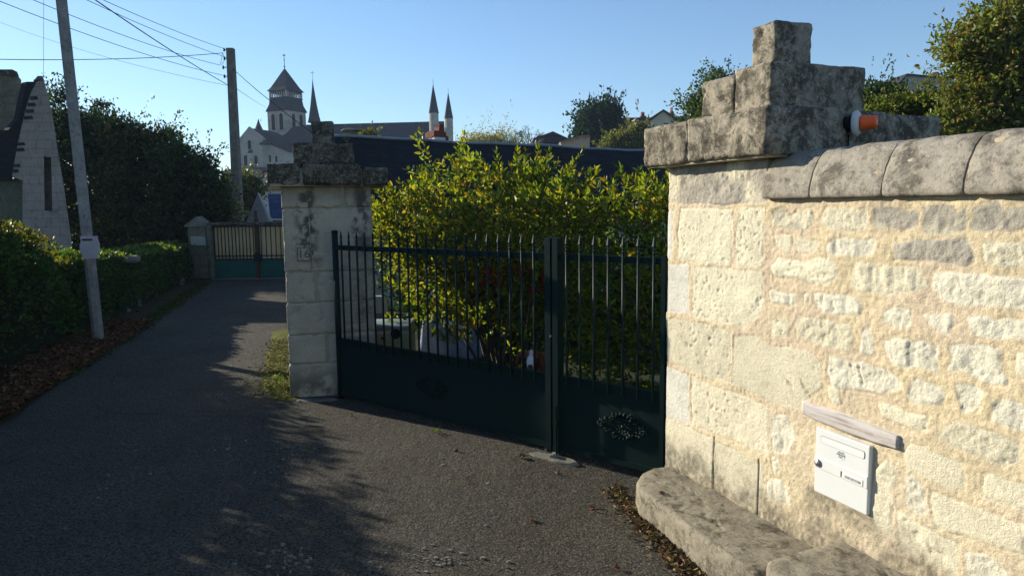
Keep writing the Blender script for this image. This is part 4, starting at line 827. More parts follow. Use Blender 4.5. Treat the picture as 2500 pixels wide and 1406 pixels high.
# ================================================================== things inside the gate
pb = at(905, 770, 6.95); px_ = at(941, 770, 6.95)
wb = thing('white_cover', 'white plastic cover with rounded top fixed behind the left pillar', 'cover', (pb[0]-.10, 6.95, pb[2]+.02), 0)
wdt = px_[0]-pb[0]+.10; P = [(0, 0, 0), (wdt, 0, 0), (wdt-.005, 0, .10)]+[(wdt-.055+.05*math.cos(a), 0, .10+.06*math.sin(a)) for a in np.linspace(.2, 1.57, 6)]+[(0, 0, .16)]
part('shell', poly_extrude(P, (0, .14, 0)), M_WHITEP, wb); part('screw', xf(lathe([(.006, 0), (.006, .004), (0, .005)], 8), (wdt-.02, 0, .02), rx=R_(90)), M_BLACKMET, wb)
part('wall_arm', box(-.30, 0.0, .04, .10, .02, .14), M_WHITEP, wb)
ba = at(1000, 850, 6.9); bb = at(905, 800, 6.9)
bq = thing('cream_appliance', 'old cream enamel appliance with a round black hole and pale blue lid inside the gate', 'appliance', (bb[0]-.18, 6.9, 0), 0)
bw = ba[0]-bb[0]+.18; bh = bb[2]-.02
part('body', rbox(0, bw, 0, .45, .02, bh, .02, .05), M_BEIGE, bq, True)
part('lid', rbox(-.01, bw+.0, -.012, .47, bh+.003, bh+.035, .01, .05), M_PALEBLUE, bq, True)
part('rim', box(0.01, bw-.01, -.004, .0, bh-.04, bh-.02), M_TAN, bq)
hx = at(966, 815, 6.9); part('porthole', xf(lathe([(.048, -.004), (.050, .004), (.044, .006), (.040, .002), (0, .002)], 24), (hx[0]-bq.location[0], -.004, hx[2]), rx=R_(90)), M_RUBBER, bq, True)
hx = at(934, 812, 6.9); part('dial', xf(lathe([(.020, 0), (.020, .006), (.012, .010), (0, .011)], 16), (hx[0]-bq.location[0], -.002, hx[2]), rx=R_(90)), M_WHITEP, bq, True)
hx = at(934, 826, 6.9); part('switch', box(hx[0]-bq.location[0]-.012, hx[0]-bq.location[0]+.012, -.008, 0, hx[2]-.012, hx[2]+.012), M_RUBBER, bq)
# crumpled tarpaulin heap
T0 = at(1020, 850, 7.9); T1 = at(1175, 850, 7.9); tx = np.linspace(0, 1, 46); ty = np.linspace(0, 1, 30); X, Y = np.meshgrid(tx, ty, indexing='ij')
q = np.stack([X.ravel()*1.2, Y.ravel()*.8, X.ravel()*0], 1); e = sm(0, .12, X)*sm(1, .88, X)*sm(0, .15, Y)*sm(1, .85, Y); Lx = T1[0]-T0[0]
Z = (e*np.interp(X, [0, .12, .3, .55, 1], [.30, .42, .36, .32, .24])).ravel()+.05*np.abs(fbm(q, 5, 3, 90))
V = np.stack([T0[0]+X.ravel()*Lx, T0[1]-.2+Y.ravel()*.7, Z], 1); i = (np.arange(45)[:, None]*30+np.arange(29)[None]).ravel()
tag(part('tarpaulin', (V, np.stack([i, i+30, i+31, i+1], 1)), M_TARP, None, True), 'crumpled pale blue tarpaulin over a heap beside the shrub', 'tarpaulin')
# ================================================================== dog
dg = at(1297, 872, 5.08); dx, dy, dz = dg[0], dg[1], dg[2]-0.012
DOG = thing('dog', 'brown and white spaniel with long brown ears looking out over the gate panel', 'dog', (dx, dy, 0), R_(-5))
hz = dz
J = [((0, .12, hz-.10), (.060, .062)), ((0, .085, hz-.035), (.066, .060)), ((0, .045, hz+.012), (.072, .068)), ((0, .005, hz+.002), (.056, .050)), ((0, -.035, hz-.022), (.034, .032)), ((0, -.082, hz-.036), (.031, .029)), ((0, -.105, hz-.040), (.025, .022)),
     ((0, .20, hz-.17), (.10, .115)), ((0, .36, hz-.19), (.105, .12)), ((0, .52, hz-.175), (.09, .10)), ((0, .62, hz-.165), (.075, .085)),
     ((-.07, .19, .20), (.040, .042)), ((-.072, .21, .12), (.026, .028)), ((-.072, .20, .03), (.022, .024)), ((-.072, .17, .015), (.022, .018)),
     ((.07, .19, .20), (.040, .042)), ((.072, .21, .12), (.026, .028)), ((.072, .20, .03), (.022, .024)), ((.072, .17, .015), (.022, .018)),
     ((-.07, .60, .24), (.055, .065)), ((-.075, .57, .17), (.036, .045)), ((-.075, .66, .11), (.022, .026)), ((-.075, .64, .03), (.020, .022)), ((-.075, .61, .015), (.022, .018)),
     ((.07, .60, .24), (.055, .065)), ((.075, .57, .17), (.036, .045)), ((.075, .66, .11), (.022, .026)), ((.075, .64, .03), (.020, .022)), ((.075, .61, .015), (.022, .018)),
     ((0, .70, hz-.13), (.022, .022)), ((0, .78, hz-.15), (.016, .016)), ((0, .86, hz-.20), (.009, .009))]
EG = [(7, 0), (0, 1), (1, 2), (2, 3), (3, 4), (4, 5), (5, 6), (7, 8), (8, 9), (9, 10), (7, 11), (11, 12), (12, 13), (13, 14), (7, 15), (15, 16), (16, 17), (17, 18), (10, 19), (19, 20), (20, 21), (21, 22), (22, 23), (10, 24), (24, 25), (25, 26), (26, 27), (27, 28), (10, 29), (29, 30), (30, 31)]
me = bpy.data.meshes.new('body'); me.from_pydata([j[0] for j in J], EG, []); bo = obj('body', me, DOG)
m1 = bo.modifiers.new('skin', 'SKIN'); m1.use_smooth_shade = True
for v_, j in zip(me.skin_vertices[0].data, J): v_.radius = j[1]; v_.use_root = False
me.skin_vertices[0].data[7].use_root = True
bo.modifiers.new('sub', 'SUBSURF').levels = 2; bo.modifiers['sub'].render_levels = 2
bpy.context.view_layer.update(); mm = bpy.data.meshes.new_from_object(bo.evaluated_get(bpy.context.evaluated_depsgraph_get())); bo.modifiers.clear(); bo.data = mm; mm.name = 'body'
n = len(mm.vertices); co = np.zeros(n*3, dtype=np.float32); mm.vertices.foreach_get('co', co); co = co.reshape(-1, 3)
hx_ = np.abs(co[:, 0]); yy = co[:, 1]; wz_ = np.interp(yy, [-.10, -.06, -.02, .0, .03, .06], [.055, .034, .018, .010, .008, .011])
blaze = (yy < .075) & ((hx_ < wz_) | (yy < -.035)) & ((co[:, 2] > hz-.02) | (yy < -.02)); chest = (yy > .08) & (yy < .25) & (co[:, 2] < hz-.10) & (hx_ < .05); paws = co[:, 2] < .14; spots = (fbm(co.astype(float), 6, 3, 8) > .12) & (yy > .25)
wm = (blaze | chest | paws | spots)
c = np.where(wm[:, None], np.array([.62, .60, .58]), np.array([.13, .042, .018])); liver = (yy < -.075) & (co[:, 2] < hz-.045) & (hx_ < .014); c[liver] = (.20, .09, .06)
s = NT('dog_fur'); M_FUR = s.done(s.mix(1.0, attr(s), s.ramp(s.noise(90, 4, .7), [(.3, .75), (.7, 1.15)]), 'MULTIPLY'), .8, s.bump(s.noise(140, 4, .7), .6, .004), .2)
mm.materials.clear(); mm.materials.append(M_FUR); a = mm.color_attributes.new('Col', 'FLOAT_COLOR', 'POINT'); cc = np.ones((n, 4), dtype=np.float32); cc[:, :3] = c; a.data.foreach_set('color', cc.ravel())
M_FURB = mottle('brown_ear_fur', (.09, .028, .013), (.16, .052, .025), 20, .8, .8, .006, 60)
for sg in (-1, 1):
    pts = [(sg*.060, .055, hz+.035), (sg*.092, .048, hz+.010), (sg*.106, .040, hz-.035), (sg*.104, .032, hz-.085), (sg*.092, .028, hz-.115)]
    v, f = tube(pts, [.016, .028, .034, .032, .014], 10); cen = np.interp(np.arange(len(v))//10, range(5), [abs(p[0]) for p in pts]); v = v.copy(); v[:, 0] = sg*(cen+(np.abs(v[:, 0])-cen)*.42)
    part('ear', (v, f), M_FURB, DOG, True)
    part('eye', xf(lathe([(.0, -.010), (.008, -.006), (.011, 0), (.008, .006), (0, .010)], 12), (sg*.040, -.034, hz+.006)), M_RUBBER, DOG, True)
part('nose', block(-.016, .016, -.136, -.108, hz-.036, hz-.014, .006, .009, .001, 20), NT('dog_nose').done((.03, .015, .012), .35, None, .5), DOG, True)
part('mouth', tube([(-.020, -.100, hz-.062), (-.010, -.115, hz-.058), (0, -.122, hz-.054), (.010, -.115, hz-.058), (.020, -.100, hz-.062)], .0025, 6), M_RUBBER, DOG, True)
# ================================================================== low slate-roofed building behind the garden
R0 = at(808, 338, 13.0); R1 = at(1570, 368, 17.4); dr = (R1-R0); dr[2] = 0; Lr = np.linalg.norm(dr); dr /= Lr; ang = math.atan2(dr[1], dr[0])
lb = thing('slate_roofed_outbuilding', 'long low outbuilding with dark slate roof across the back of the garden', 'outbuilding', (R0[0], R0[1], 0), ang)
zr = 2.93; Lr += 3.5; e0, e1 = -1.75, 2.1
part('roof', join(poly_extrude([(0, 0, zr), (0, e0, zr-1.35), (0, e0+.03, zr-1.42), (0, 0, zr-.07)], (Lr, 0, 0)), poly_extrude([(0, .0, zr), (0, .0, zr-.07), (0, e1, zr-1.55), (0, e1, zr-1.48)], (Lr, 0, 0))), M_SLATE_T, lb)
n_ = 60; xs_ = np.linspace(-.02, Lr, n_); part('ridge_capping', tube([(x, 0, zr+.015+.012*math.sin(x*1.7)+.008*math.sin(x*4.1)) for x in xs_], .028, 8), M_ZINC, lb, True)
part('wall', join(box(.06, Lr-.06, e0+.22, e1-.25, -.1, zr-1.50), poly_extrude([(.08, e0+.25, zr-1.5), (.08, e1-.28, zr-1.5), (.08, 0, zr-.12)], (Lr-.2, 0, 0))), M_GREYW, lb)
def on_roof(x, y, Y): return frame(lb, [at(x, y, Y)])[0]
c_ = on_roof(855, 337, 13.4)
part('vent_pot', xf(lathe([(.105, -.10), (.10, .10), (.115, .115), (.17, .12), (.19, .135), (.17, .155), (.10, .172), (0, .18)], 20), (c_[0], .12, zr)), M_CONC2, lb, True)
c_ = on_roof(1058, 345, 14.6); c2 = on_roof(1090, 345, 14.75)
part('chimney', box(c_[0]-.125, c_[0]+.12, .1, .45, zr-.3, zr+.10), M_WHITEW, lb); part('chimney_cap', join(box(c_[0]-.14, c_[0]+.135, .09, .46, zr+.10, zr+.20), box(c_[0]-.115, c_[0]+.11, .11, .44, zr+.20, zr+.225)), M_BRICK, lb)
part('brick_chimney', join(box(c2[0]-.10, c2[0]+.13, .5, .8, zr-.3, zr+.17), poly_extrude([(c2[0]-.10, .52, zr+.17), (c2[0]+.06, .52, zr+.17), (c2[0]+.03, .52, zr+.38), (c2[0]-.06, .52, zr+.38)], (0, .2, 0)), box(c2[0]-.07, c2[0]+.04, .5, .74, zr+.38, zr+.40)), M_BRICK, lb)
part('aerial', tube([(c_[0]-.2, .1, zr), (c_[0]-.2, .1, zr+.06), (c_[0]-.15, .1, zr+.12)], .008, 5), M_BLACKMET, lb)
c_ = at(1285, 350, 15.9); P0 = frame(lb, [c_])[0]
part('roof_pipe', tube([(frame(lb, [at(1072, 352, 14.6)])[0][0], -.12, zr-.35), (frame(lb, [at(1072, 352, 14.6)])[0][0], -.14, zr-.0)], .012, 6), M_BLACKMET, lb)
# ================================================================== house gable on the left
def pw(pts, Y, slope=0.0, x0=100):     # photo pixels on a vertical plane at depth Y, receding with slope
    return np.array([at(x, y, Y+slope*(x-x0)) for x, y in pts])
hs = thing('gable_house', 'pale stone house gable with slate roof and big chimney, left of the lane', 'house', (-10.4, 16.2, 0), 0)
def H_(vf): return frame(hs, vf[0]), vf[1]
gp = [(90, 200), (106, 192), (118, 235), (131, 300), (143, 380), (155, 450), (158, 470), (168, 540), (181, 640), (182, 680), (55, 680), (55, 440), (30, 432), (34, 400), (48, 330), (62, 270), (76, 225)]
hole = [(107, 382), (125, 385), (128, 516), (109, 514)]
bm = bmesh.new(); vs = [bm.verts.new(p) for p in pw(gp, 16.0)]; f_ = bm.faces.new(vs)
ed = list(f_.edges); hv = [bm.verts.new(p) for p in pw(hole, 16.0)]; he = [bm.edges.new((hv[i], hv[(i+1) % 4])) for i in range(4)]; bm.faces.remove(f_)
bmesh.ops.triangle_fill(bm, edges=ed+he, use_beauty=True, use_dissolve=False)
ex = bmesh.ops.extrude_face_region(bm, geom=list(bm.faces)); bmesh.ops.translate(bm, vec=(-.33, .50, 0), verts=[e for e in ex['geom'] if isinstance(e, bmesh.types.BMVert)])
bmesh.ops.recalc_face_normals(bm, faces=bm.faces); me = bpy.data.meshes.new('gable_wall'); bm.to_mesh(me); bm.free(); me.materials.append(M_RUIN); me.transform(Matrix.Translation(-hs.location)); obj('gable_wall', me, hs)
q = pw([(84, 195), (92, 186), (104, 186), (108, 197)], 15.97); part('apex_stone', H_(poly_extrude(q, (-.30, .45, 0))), M_RUIN_DK, hs)
q = pw([(66, 200), (90, 200), (78, 225), (64, 275), (50, 335), (36, 405), (30, 440), (-520, 440), (-520, 322), (20, 318), (46, 290), (56, 240)], 16.35); part('roof', H_(poly_extrude(q, (-.2, .12, 0))), M_SLATE_T, hs)
tv = []
for y, l_ in ((240, 14), (256, 14), (272, 15), (288, 17), (352, 13), (366, 14), (405, 12), (418, 10)):
    x = np.interp(y, [200, 240, 270, 330, 400, 432], [84, 78, 68, 52, 38, 32]); tv.append(poly_extrude(pw([(x-5, y-4), (x+l_-3, y-5), (x+l_, y+3), (x-5, y+4)], 15.98), (0, .1, 0)))
for t_ in tv: part('step_slate', H_(t_), M_SLATE, hs)
q = pw([(-500, 436), (57, 436), (57, 680), (-500, 680)], 16.5); part('facade', H_(poly_extrude(q, (0, .4, 0))), lichen('facade_stone', (0.10, 0.105, 0.075), (0.05, 0.055, 0.035), (0.15, 0.155, 0.115), .3), hs)
q = pw([(104, 384), (130, 384), (130, 518), (104, 518)], 16.28); part('opening', H_(poly_extrude(q, (0, .05, 0))), M_CONC2, hs)
cst = [pw([(-60, 176), (36, 176), (52, 196), (44, 300), (18, 430), (-60, 430)], 17.3)]
part('chimney', H_(join(*[poly_extrude(c, (-.68, 1.0, 0)) for c in cst])), M_RUIN_DK, hs)
part('chimney_crown', H_(poly_extrude(pw([(-60, 170), (30, 170), (42, 176), (46, 186), (-60, 182)], 17.27), (-.70, 1.05, 0))), M_DARKCAP, hs)
# ================================================================== poles and wires
p0 = at(242, 842, 8.88); p1 = at(141, -80, 8.88); p2 = p0+(p1-p0)*1.45
lp = thing('leaning_pole', 'leaning grey concrete pole with a blank sign, beside the left hedge', 'pole', (p0[0], p0[1], 0), 0)
pts = np.array([p0+(p2-p0)*t for t in np.linspace(-.03, 1, 12)])
part('shaft', (frame(lp, tube(pts, list(np.linspace(.068, .058, 12)), 8)[0]), tube(pts, .05, 8)[1]), M_CONC, lp)
sg = []
for x, y in [(195, 577), (238, 576), (239, 586), (243, 595), (243, 612), (239, 622), (241, 631), (202, 632), (200, 622), (195, 612), (194, 600), (197, 588)]: sg.append(at(x, y, 8.76))
part('sign', (lambda vf: (frame(lp, vf[0]), vf[1]))(poly_extrude(sg, (0, .006, 0))), M_SIGN, lp)
part('sign_clamp', box(at(218, 600, 8.79)[0]-p0[0]-.06, at(218, 600, 8.79)[0]-p0[0]+.06, -.13, -.05, at(218, 585, 8.79)[2]-.01, at(218, 585, 8.79)[2]+.01), M_BLACKMET, lp)
t0 = at(562, 119, 22); b0 = at(583, 560, 22)
up_ = thing('utility_pole', 'tall square concrete utility pole carrying the overhead wires', 'utility pole', (b0[0], 22, -.1), 0)
def tap(z0, z1, w0, w1, dx, x0=0, y0=0):
    V = [(x0+s_*w0-0*dx, y0+t_*w0, z0) for s_, t_ in ((-1, -1), (1, -1), (1, 1), (-1, 1))]+[(x0+dx+s_*w1, y0+t_*w1, z1) for s_, t_ in ((-1, -1), (1, -1), (1, 1), (-1, 1))]
    return np.array(V), [(3, 2, 1, 0), (4, 5, 6, 7), (0, 1, 5, 4), (1, 2, 6, 5), (2, 3, 7, 6), (3, 0, 4, 7)]
hgt = t0[2]+.1; dxp = t0[0]-b0[0]
part('shaft', xf(tap(0, hgt, .135, .098, 0), (0, 0, 0), 0, 0, math.atan2(dxp, hgt-1.2)*1.0), M_CONC2, up_)
TP = t0.copy()
def ploc(V): return np.asarray(V)-np.array([b0[0], 22, -.1])
for y, x in ((122, 547), (143, 548), (165, 545), (187, 548)):
    a = at(x, y, 21.9); m = at(x+8, y, 21.95)
    part('insulator', (ploc(join(xf(lathe([(.02, -.05), (.035, -.03), (.02, -.01), (.035, .01), (.02, .03), (.02, .05)], 8), a), tube([a, m], .014, 5))[0]), join(xf(lathe([(.02, -.05), (.035, -.03), (.02, -.01), (.035, .01), (.02, .03), (.02, .05)], 8), a), tube([a, m], .014, 5))[1]), M_BLACKMET, up_, True)
part('jumper_wires', (lambda vf: (ploc(vf[0]), vf[1]))(join(tube([at(543, 130, 21.9), at(541, 145, 21.9), at(538, 158, 21.9)], .006, 4), tube([at(545, 131, 21.9), at(547, 150, 21.9), at(541, 160, 21.9)], .006, 4))), M_WIRE, up_)
def wire(label, a, b, Ya, Yb, r=.009, sag=.3, name='overhead_wire', group='overhead wires running from the utility pole'):
    A = at(*a, Ya); B = at(*b, Yb); n = 24
    pts = [A+(B-A)*t-np.array([0, 0, 4*sag*t*(1-t)]) for t in np.linspace(0, 1, n)]
    tag(part(name, tube(pts, r*.7, 5), M_WIRE, None, True), label, 'wire', group)
wire('highest wire, from the pole top to the upper edge of the photo', (546, 119), (-60, -150), 21.9, 12, .010, 0.113)
wire('second wire from the top insulators, rising leftwards', (550, 140), (-120, -165), 21.9, 12, .010, 0.135)
wire('third wire, from the slack loop at the pole rising leftwards', (538, 160), (-160, -105), 21.9, 12, .010, 0.158)
wire('lowest of the four insulator wires, rising leftwards', (551, 186), (-180, -70), 21.9, 12, .010, 0.158)
wire('thick steep service cable crossing the other wires', (556, 208), (130, -70), 21.9, 10, .014, 0.054)
wire('faint thin wire, lowest of those reaching the pole', (554, 209), (-100, 15), 22.1, 30, .007, 0.27)
wire('level twisted cable running left from the pole', (544, 130), (-200, 140), 21.9, 15, .013, 0.113)
wire('thin cable from the pole to the church tower', (565, 208), (648, 262), 22.2, 60, .012, 0.045)
wire('thick cable descending from the pole behind the left pillar', (568, 168), (770, 330), 22.0, 13.2, .012, 0.054)
wire('thin vertical wire dropping to the house gable', (107, -60), (106, 192), 15.9, 15.9, .005, 0)
# ================================================================== far gate across the lane end
FG = thing('far_gate', 'double gate of tan sheeting above teal panels across the lane end', 'gate', (-7.35, 17.4, 0), 0)
def fx(x, y=620): return at(x, y, 17.4)[0]+7.35
xa, xm0, xm1, xb = fx(513), fx(625), fx(634), fx(740)
def fz(y, x=600): return at(x, y, 17.4)[2]
zt, zm, zl = fz(553), fz(632), fz(678)
for a, b in ((xa, xm0), (xm1, xb)):
    part('canvas_panel', box(a+.02, b-.01, .03, .05, zm-.01, zt), M_TANSHEET, FG)
    part('steel_panel', box(a, b, -.01, .012, .02, zm-.012), M_TEAL, FG)
    nb2 = 13 if a == xa else 9
    bars_ = [box(a+(b-a)*(i+.5)/nb2-.009, a+(b-a)*(i+.5)/nb2+.009, -.02, .0, zm, zt+.03) for i in range(nb2)]
    for vf in bars_: part('bar', vf, M_BLACKMET, FG)
    part('rail', box(a, b, -.025, .005, zm+.06, zm+.085), M_BLACKMET, FG); part('rail', box(a, b, -.025, .005, zm-.02, zm+.005), M_BLACKMET, FG); part('rail', box(a, b, -.025, .005, zt-.01, zt+.02), M_BLACKMET, FG)
part('centre_post', join(box(xm0-.0, xm1, -.05, .04, .0, fz(535)), box(xm0+.02, xm1-.02, -.04, .03, fz(535), fz(515))), M_RUST, FG)
part('lock_plate', poly_extrude([(xm0-.05, -.06, zm+.1), (xm0+.045, -.06, zm+.17), (xm1+.07, -.06, zm+.1), (xm1+.06, -.06, zm-.08), (xm0-.04, -.06, zm-.08)], (0, .02, 0)), M_BLACKMET, FG)
part('handle', tube([(xm1+.12, -.07, zm+.01), (xm1+.24, -.07, zm+.01)], .012, 6), M_CHROME, FG)
part('hood', block(xa-.05, xb, -.14, .18, zt+.035, zt+.10, .08, .02, .02, 5, 3), M_DARKCAP, FG, True)
tag(part('gate_threshold', box(-7.35+xa+.1, -5.3, 17.2, 17.26, -.02, .012), M_CONC, None), 'pale concrete strip on the ground in front of the far gate', 'threshold')
fp = at(487, 600, 17.35)
FP = thing('letterbox_pillar', 'small grey pillar with pitched top and pale letterbox beside the far gate', 'pillar', (fp[0], 17.25, 0), 0)
wq = (at(510, 600, 17.25)[0]-at(465, 600, 17.25)[0])/2
part('body', block(-wq, wq, 0, .3, 0, fz(552), .06, .01, .006, 8, 4), M_RUIN_DK, FP, True)
zc = fz(552); part('pitched_cap', poly_extrude([(-wq-.06, -.03, zc), (wq+.05, -.03, zc), (wq+.05, -.03, zc+.02), (.02, -.03, fz(527)), (-wq-.06, -.03, zc+.03)], (0, .36, 0)), M_CONC2, FP)
part('letterbox', box(-wq*.62, wq*.95, -.05, 0, fz(597), fz(575)), M_GREYW, FP)
part('side_pillar', block(wq+.01, wq+.12, -.02, .28, 0, fz(548), .06, .01, .006, 8, 5), M_RUIN_DK, FP, True)
# ---- buildings beyond the far gate
sh = thing('pointed_shed', 'small shed with steep pointed gable beyond the far gate', 'shed', tuple(at(628, 600, 21)*np.array([1, 1, 0])), 0)
q = np.array([at(x, y, 21) for x, y in ((629, 473), (596, 550), (596, 640), (664, 640), (664, 550))]); part('gable', (frame(sh, poly_extrude(q, (0, .2, 0))[0]), poly_extrude(q, (0, .2, 0))[1]), M_GREYW, sh)
q = np.array([at(x, y, 20.98) for x, y in ((629, 470), (633, 476), (669, 550), (659, 550))]); part('bargeboard', (frame(sh, poly_extrude(q, (0, .06, 0))[0]), poly_extrude(q, (0, .06, 0))[1]), M_WHITEW, sh)
q = np.array([at(x, y, 20.98) for x, y in ((629, 470), (627, 477), (596, 552), (590, 552))]); part('bargeboard', (frame(sh, poly_extrude(q, (0, .06, 0))[0]), poly_extrude(q, (0, .06, 0))[1]), M_SLATE, sh)
q = np.array([at(x, y, 21.3) for x, y in ((631, 472), (720, 472), (720, 536), (660, 536))]); q[:2, 1] += .8; part('roof', (frame(sh, poly_extrude(q, (0, .08, -.05))[0]), poly_extrude(q, (0, .08, -.05))[1]), M_SLATE_BLUE, sh)
q = np.array([at(x, y, 21.28) for x, y in ((660, 534), (720, 534), (720, 538), (661, 538))]); part('gutter', (frame(sh, poly_extrude(q, (0, .06, 0))[0]), poly_extrude(q, (0, .06, 0))[1]), M_WHITEP, sh)
q = np.array([at(x, y, 21.4) for x, y in ((662, 539), (720, 539), (720, 640), (662, 640))]); part('side_wall', (frame(sh, poly_extrude(q, (0, .2, 0))[0]), poly_extrude(q, (0, .2, 0))[1]), M_GREYW, sh)
def FW(o, q, d): v, f = poly_extrude(q, d); return frame(o, v), f
def flat_house(name, label, Y, wall_px, roof_px, mw, mr, wins=(), depth=3.0, chim=(), cmat=None, cat='house', group=None, rd=.4, lift=0.0):
    c = at(sum(p[0] for p in wall_px)/len(wall_px), wall_px[0][1], Y); t = thing(name, label, cat, (c[0], Y, float(hill(c[0], Y))), 0, group)
    part('wall', FW(t, [at(x, y, Y) for x, y in wall_px], (0, depth, 0)), mw, t)
    for r in roof_px:
        q = np.array([at(x, y, Y-rd*.5) for x, y in r]); part('roof', FW(t, q, (0, depth+rd, 0)), mr, t)
    for wn in wins:
        x0_, y0_, x1_, y1_ = wn; wv = part('window', FW(t, [at(x, y, Y-.02) for x, y in ((x0_, y1_), (x1_, y1_), (x1_, y0_), (x0_, y0_))], (0, .04, 0)), M_WHITEP, t)
        part('pane', FW(t, [at(x, y, Y-.05) for x, y in ((x0_+1.2, y1_-1.2), (x1_-1.2, y1_-1.2), (x1_-1.2, y0_+1.2), (x0_+1.2, y0_+1.2))], (0, .02, 0)), M_DARKGLASS, wv)
    for cx0, cy0, cx1, cy1 in chim: part('chimney', FW(t, [at(x, y, Y+depth*.4) for x, y in ((cx0, cy1), (cx1, cy1), (cx1, cy0), (cx0, cy0))], (0, .7, 0)), cmat or M_BRICK, t)
    return t
flat_house('white_house', 'white house with brown tiled roof beyond the pointed shed', 34, [(617, 462), (720, 462), (720, 560), (617, 560)], [[(615, 464), (650, 448), (720, 444), (720, 463)]], M_WHITEW, M_TERRA, depth=4)
flat_house('low_white_building', 'low pale building below the abbey transept with slate roof', 80, [(560, 432), (720, 432), (720, 500), (560, 500)], [[(588, 418), (640, 416), (700, 416), (720, 433), (585, 433)]], M_WHITEW, M_SLATE_FAR, wins=[(632, 437, 640, 450)], depth=6)
flat_house('tan_roofed_building', 'pale building with tan roof just left of the utility pole', 75, [(545, 422), (598, 420), (598, 500), (545, 500)], [[(540, 418), (566, 412), (600, 409), (600, 421), (545, 424)]], M_WHITEW, M_TERRA, depth=6)
# ================================================================== abbey church
YA = 130.0; S_ = YA/FPX
ab = thing('abbey_church', 'large pale stone abbey church with slate roofs, lantern tower and slender spires', 'church', (-30, YA, 0), 0)
def A_(vf): return frame(ab, vf[0]), vf[1]
def ax_(x, y, Y=YA): return at(x, y, Y)
phi = R_(26)
def rotbox(cx, cy, hx0, z0, hx1, z1, n=4, ph=phi):
    V = []
    for h, z in ((hx0, z0), (hx1, z1)):
        for k in range(n): a = math.pi*2*(k+.5)/n - ph; V.append((cx+h*math.cos(a), cy+h*math.sin(a), z))
    return np.array(V), [tuple(range(n-1, -1, -1)), tuple(range(n, 2*n))]+[(k, (k+1) % n, n+(k+1) % n, n+k) for k in range(n)]
tcx = at(687.5, 300, YA)[0]; tcy = YA+3.2; r2 = math.sqrt(2)
hw = (at(733, 290, YA)[0]-at(642, 290, YA)[0])/2/(math.cos(phi)+math.sin(phi))
def zy(y, x=687): return at(x, y, YA)[2]
part('tower', A_(rotbox(tcx, tcy, (hw-.12)*r2, 8, (hw-.12)*r2, zy(268))), M_CHURCH, ab)
tw = part('tower_roof_skirt', A_(join(rotbox(tcx, tcy, (hw+.12)*r2, zy(269), (hw*.86)*r2, zy(252)), rotbox(tcx, tcy, (hw*.86)*r2, zy(252)+.01, (hw*.80)*r2, zy(236)))), M_SLATE_FAR, ab)
part('gallery_floor', A_(rotbox(tcx, tcy, (hw*.84)*r2, zy(237), (hw*.84)*r2, zy(234.5))), M_SLATE_FAR, ab)
gc = []
for k in range(4):
    a0 = math.pi/2*(k+.5)-phi; a1 = math.pi/2*(k+1.5)-phi; rr_ = hw*.76*r2
    for j in range(7):
        t_ = j/7; x = tcx+rr_*(math.cos(a0)*(1-t_)+math.cos(a1)*t_); y = tcy+rr_*(math.sin(a0)*(1-t_)+math.sin(a1)*t_)
        wd_ = .17 if j in (0,) else .10; gc.append(box(x-wd_, x+wd_, y-wd_, y+wd_, zy(235), zy(219)))
part('gallery_columns', A_(join(*gc)), M_CHURCH, ab)
part('gallery_lintel', A_(rotbox(tcx, tcy, (hw*.80)*r2, zy(223), (hw*.80)*r2, zy(217))), M_SLATE_FAR, ab)
part('tower_roof', A_(join(rotbox(tcx, tcy, (hw*.93)*r2, zy(218), (hw*.72)*r2, zy(208)), rotbox(tcx, tcy, (hw*.72)*r2, zy(208)+.01, .10, zy(160, 683)))), M_SLATE_FAR, ab)
part('finial', A_(join(tube([(tcx, tcy, zy(162)), (tcx, tcy, zy(128))], .05, 6), xf(lathe([(.02, -.2), (.2, 0), (.02, .2)], 8), (tcx, tcy, zy(155))), xf(lathe([(.02, -.15), (.15, 0), (.02, .15)], 8), (tcx, tcy, zy(138))), poly_extrude([(tcx-.25, tcy, zy(128)), (tcx+.28, tcy, zy(127)), (tcx+.1, tcy, zy(124)), (tcx-.2, tcy, zy(125))], (0, .05, 0)))), M_BLACKMET, ab)
part('tower_base', A_(join(rotbox(tcx-.3, tcy-.0, (hw*.98)*r2, 8, (hw*.98)*r2, zy(328)), rotbox(tcx-.3, tcy-.0, (hw*1.0)*r2, zy(329), (hw*.93)*r2, zy(322)))), M_CHURCH, ab)
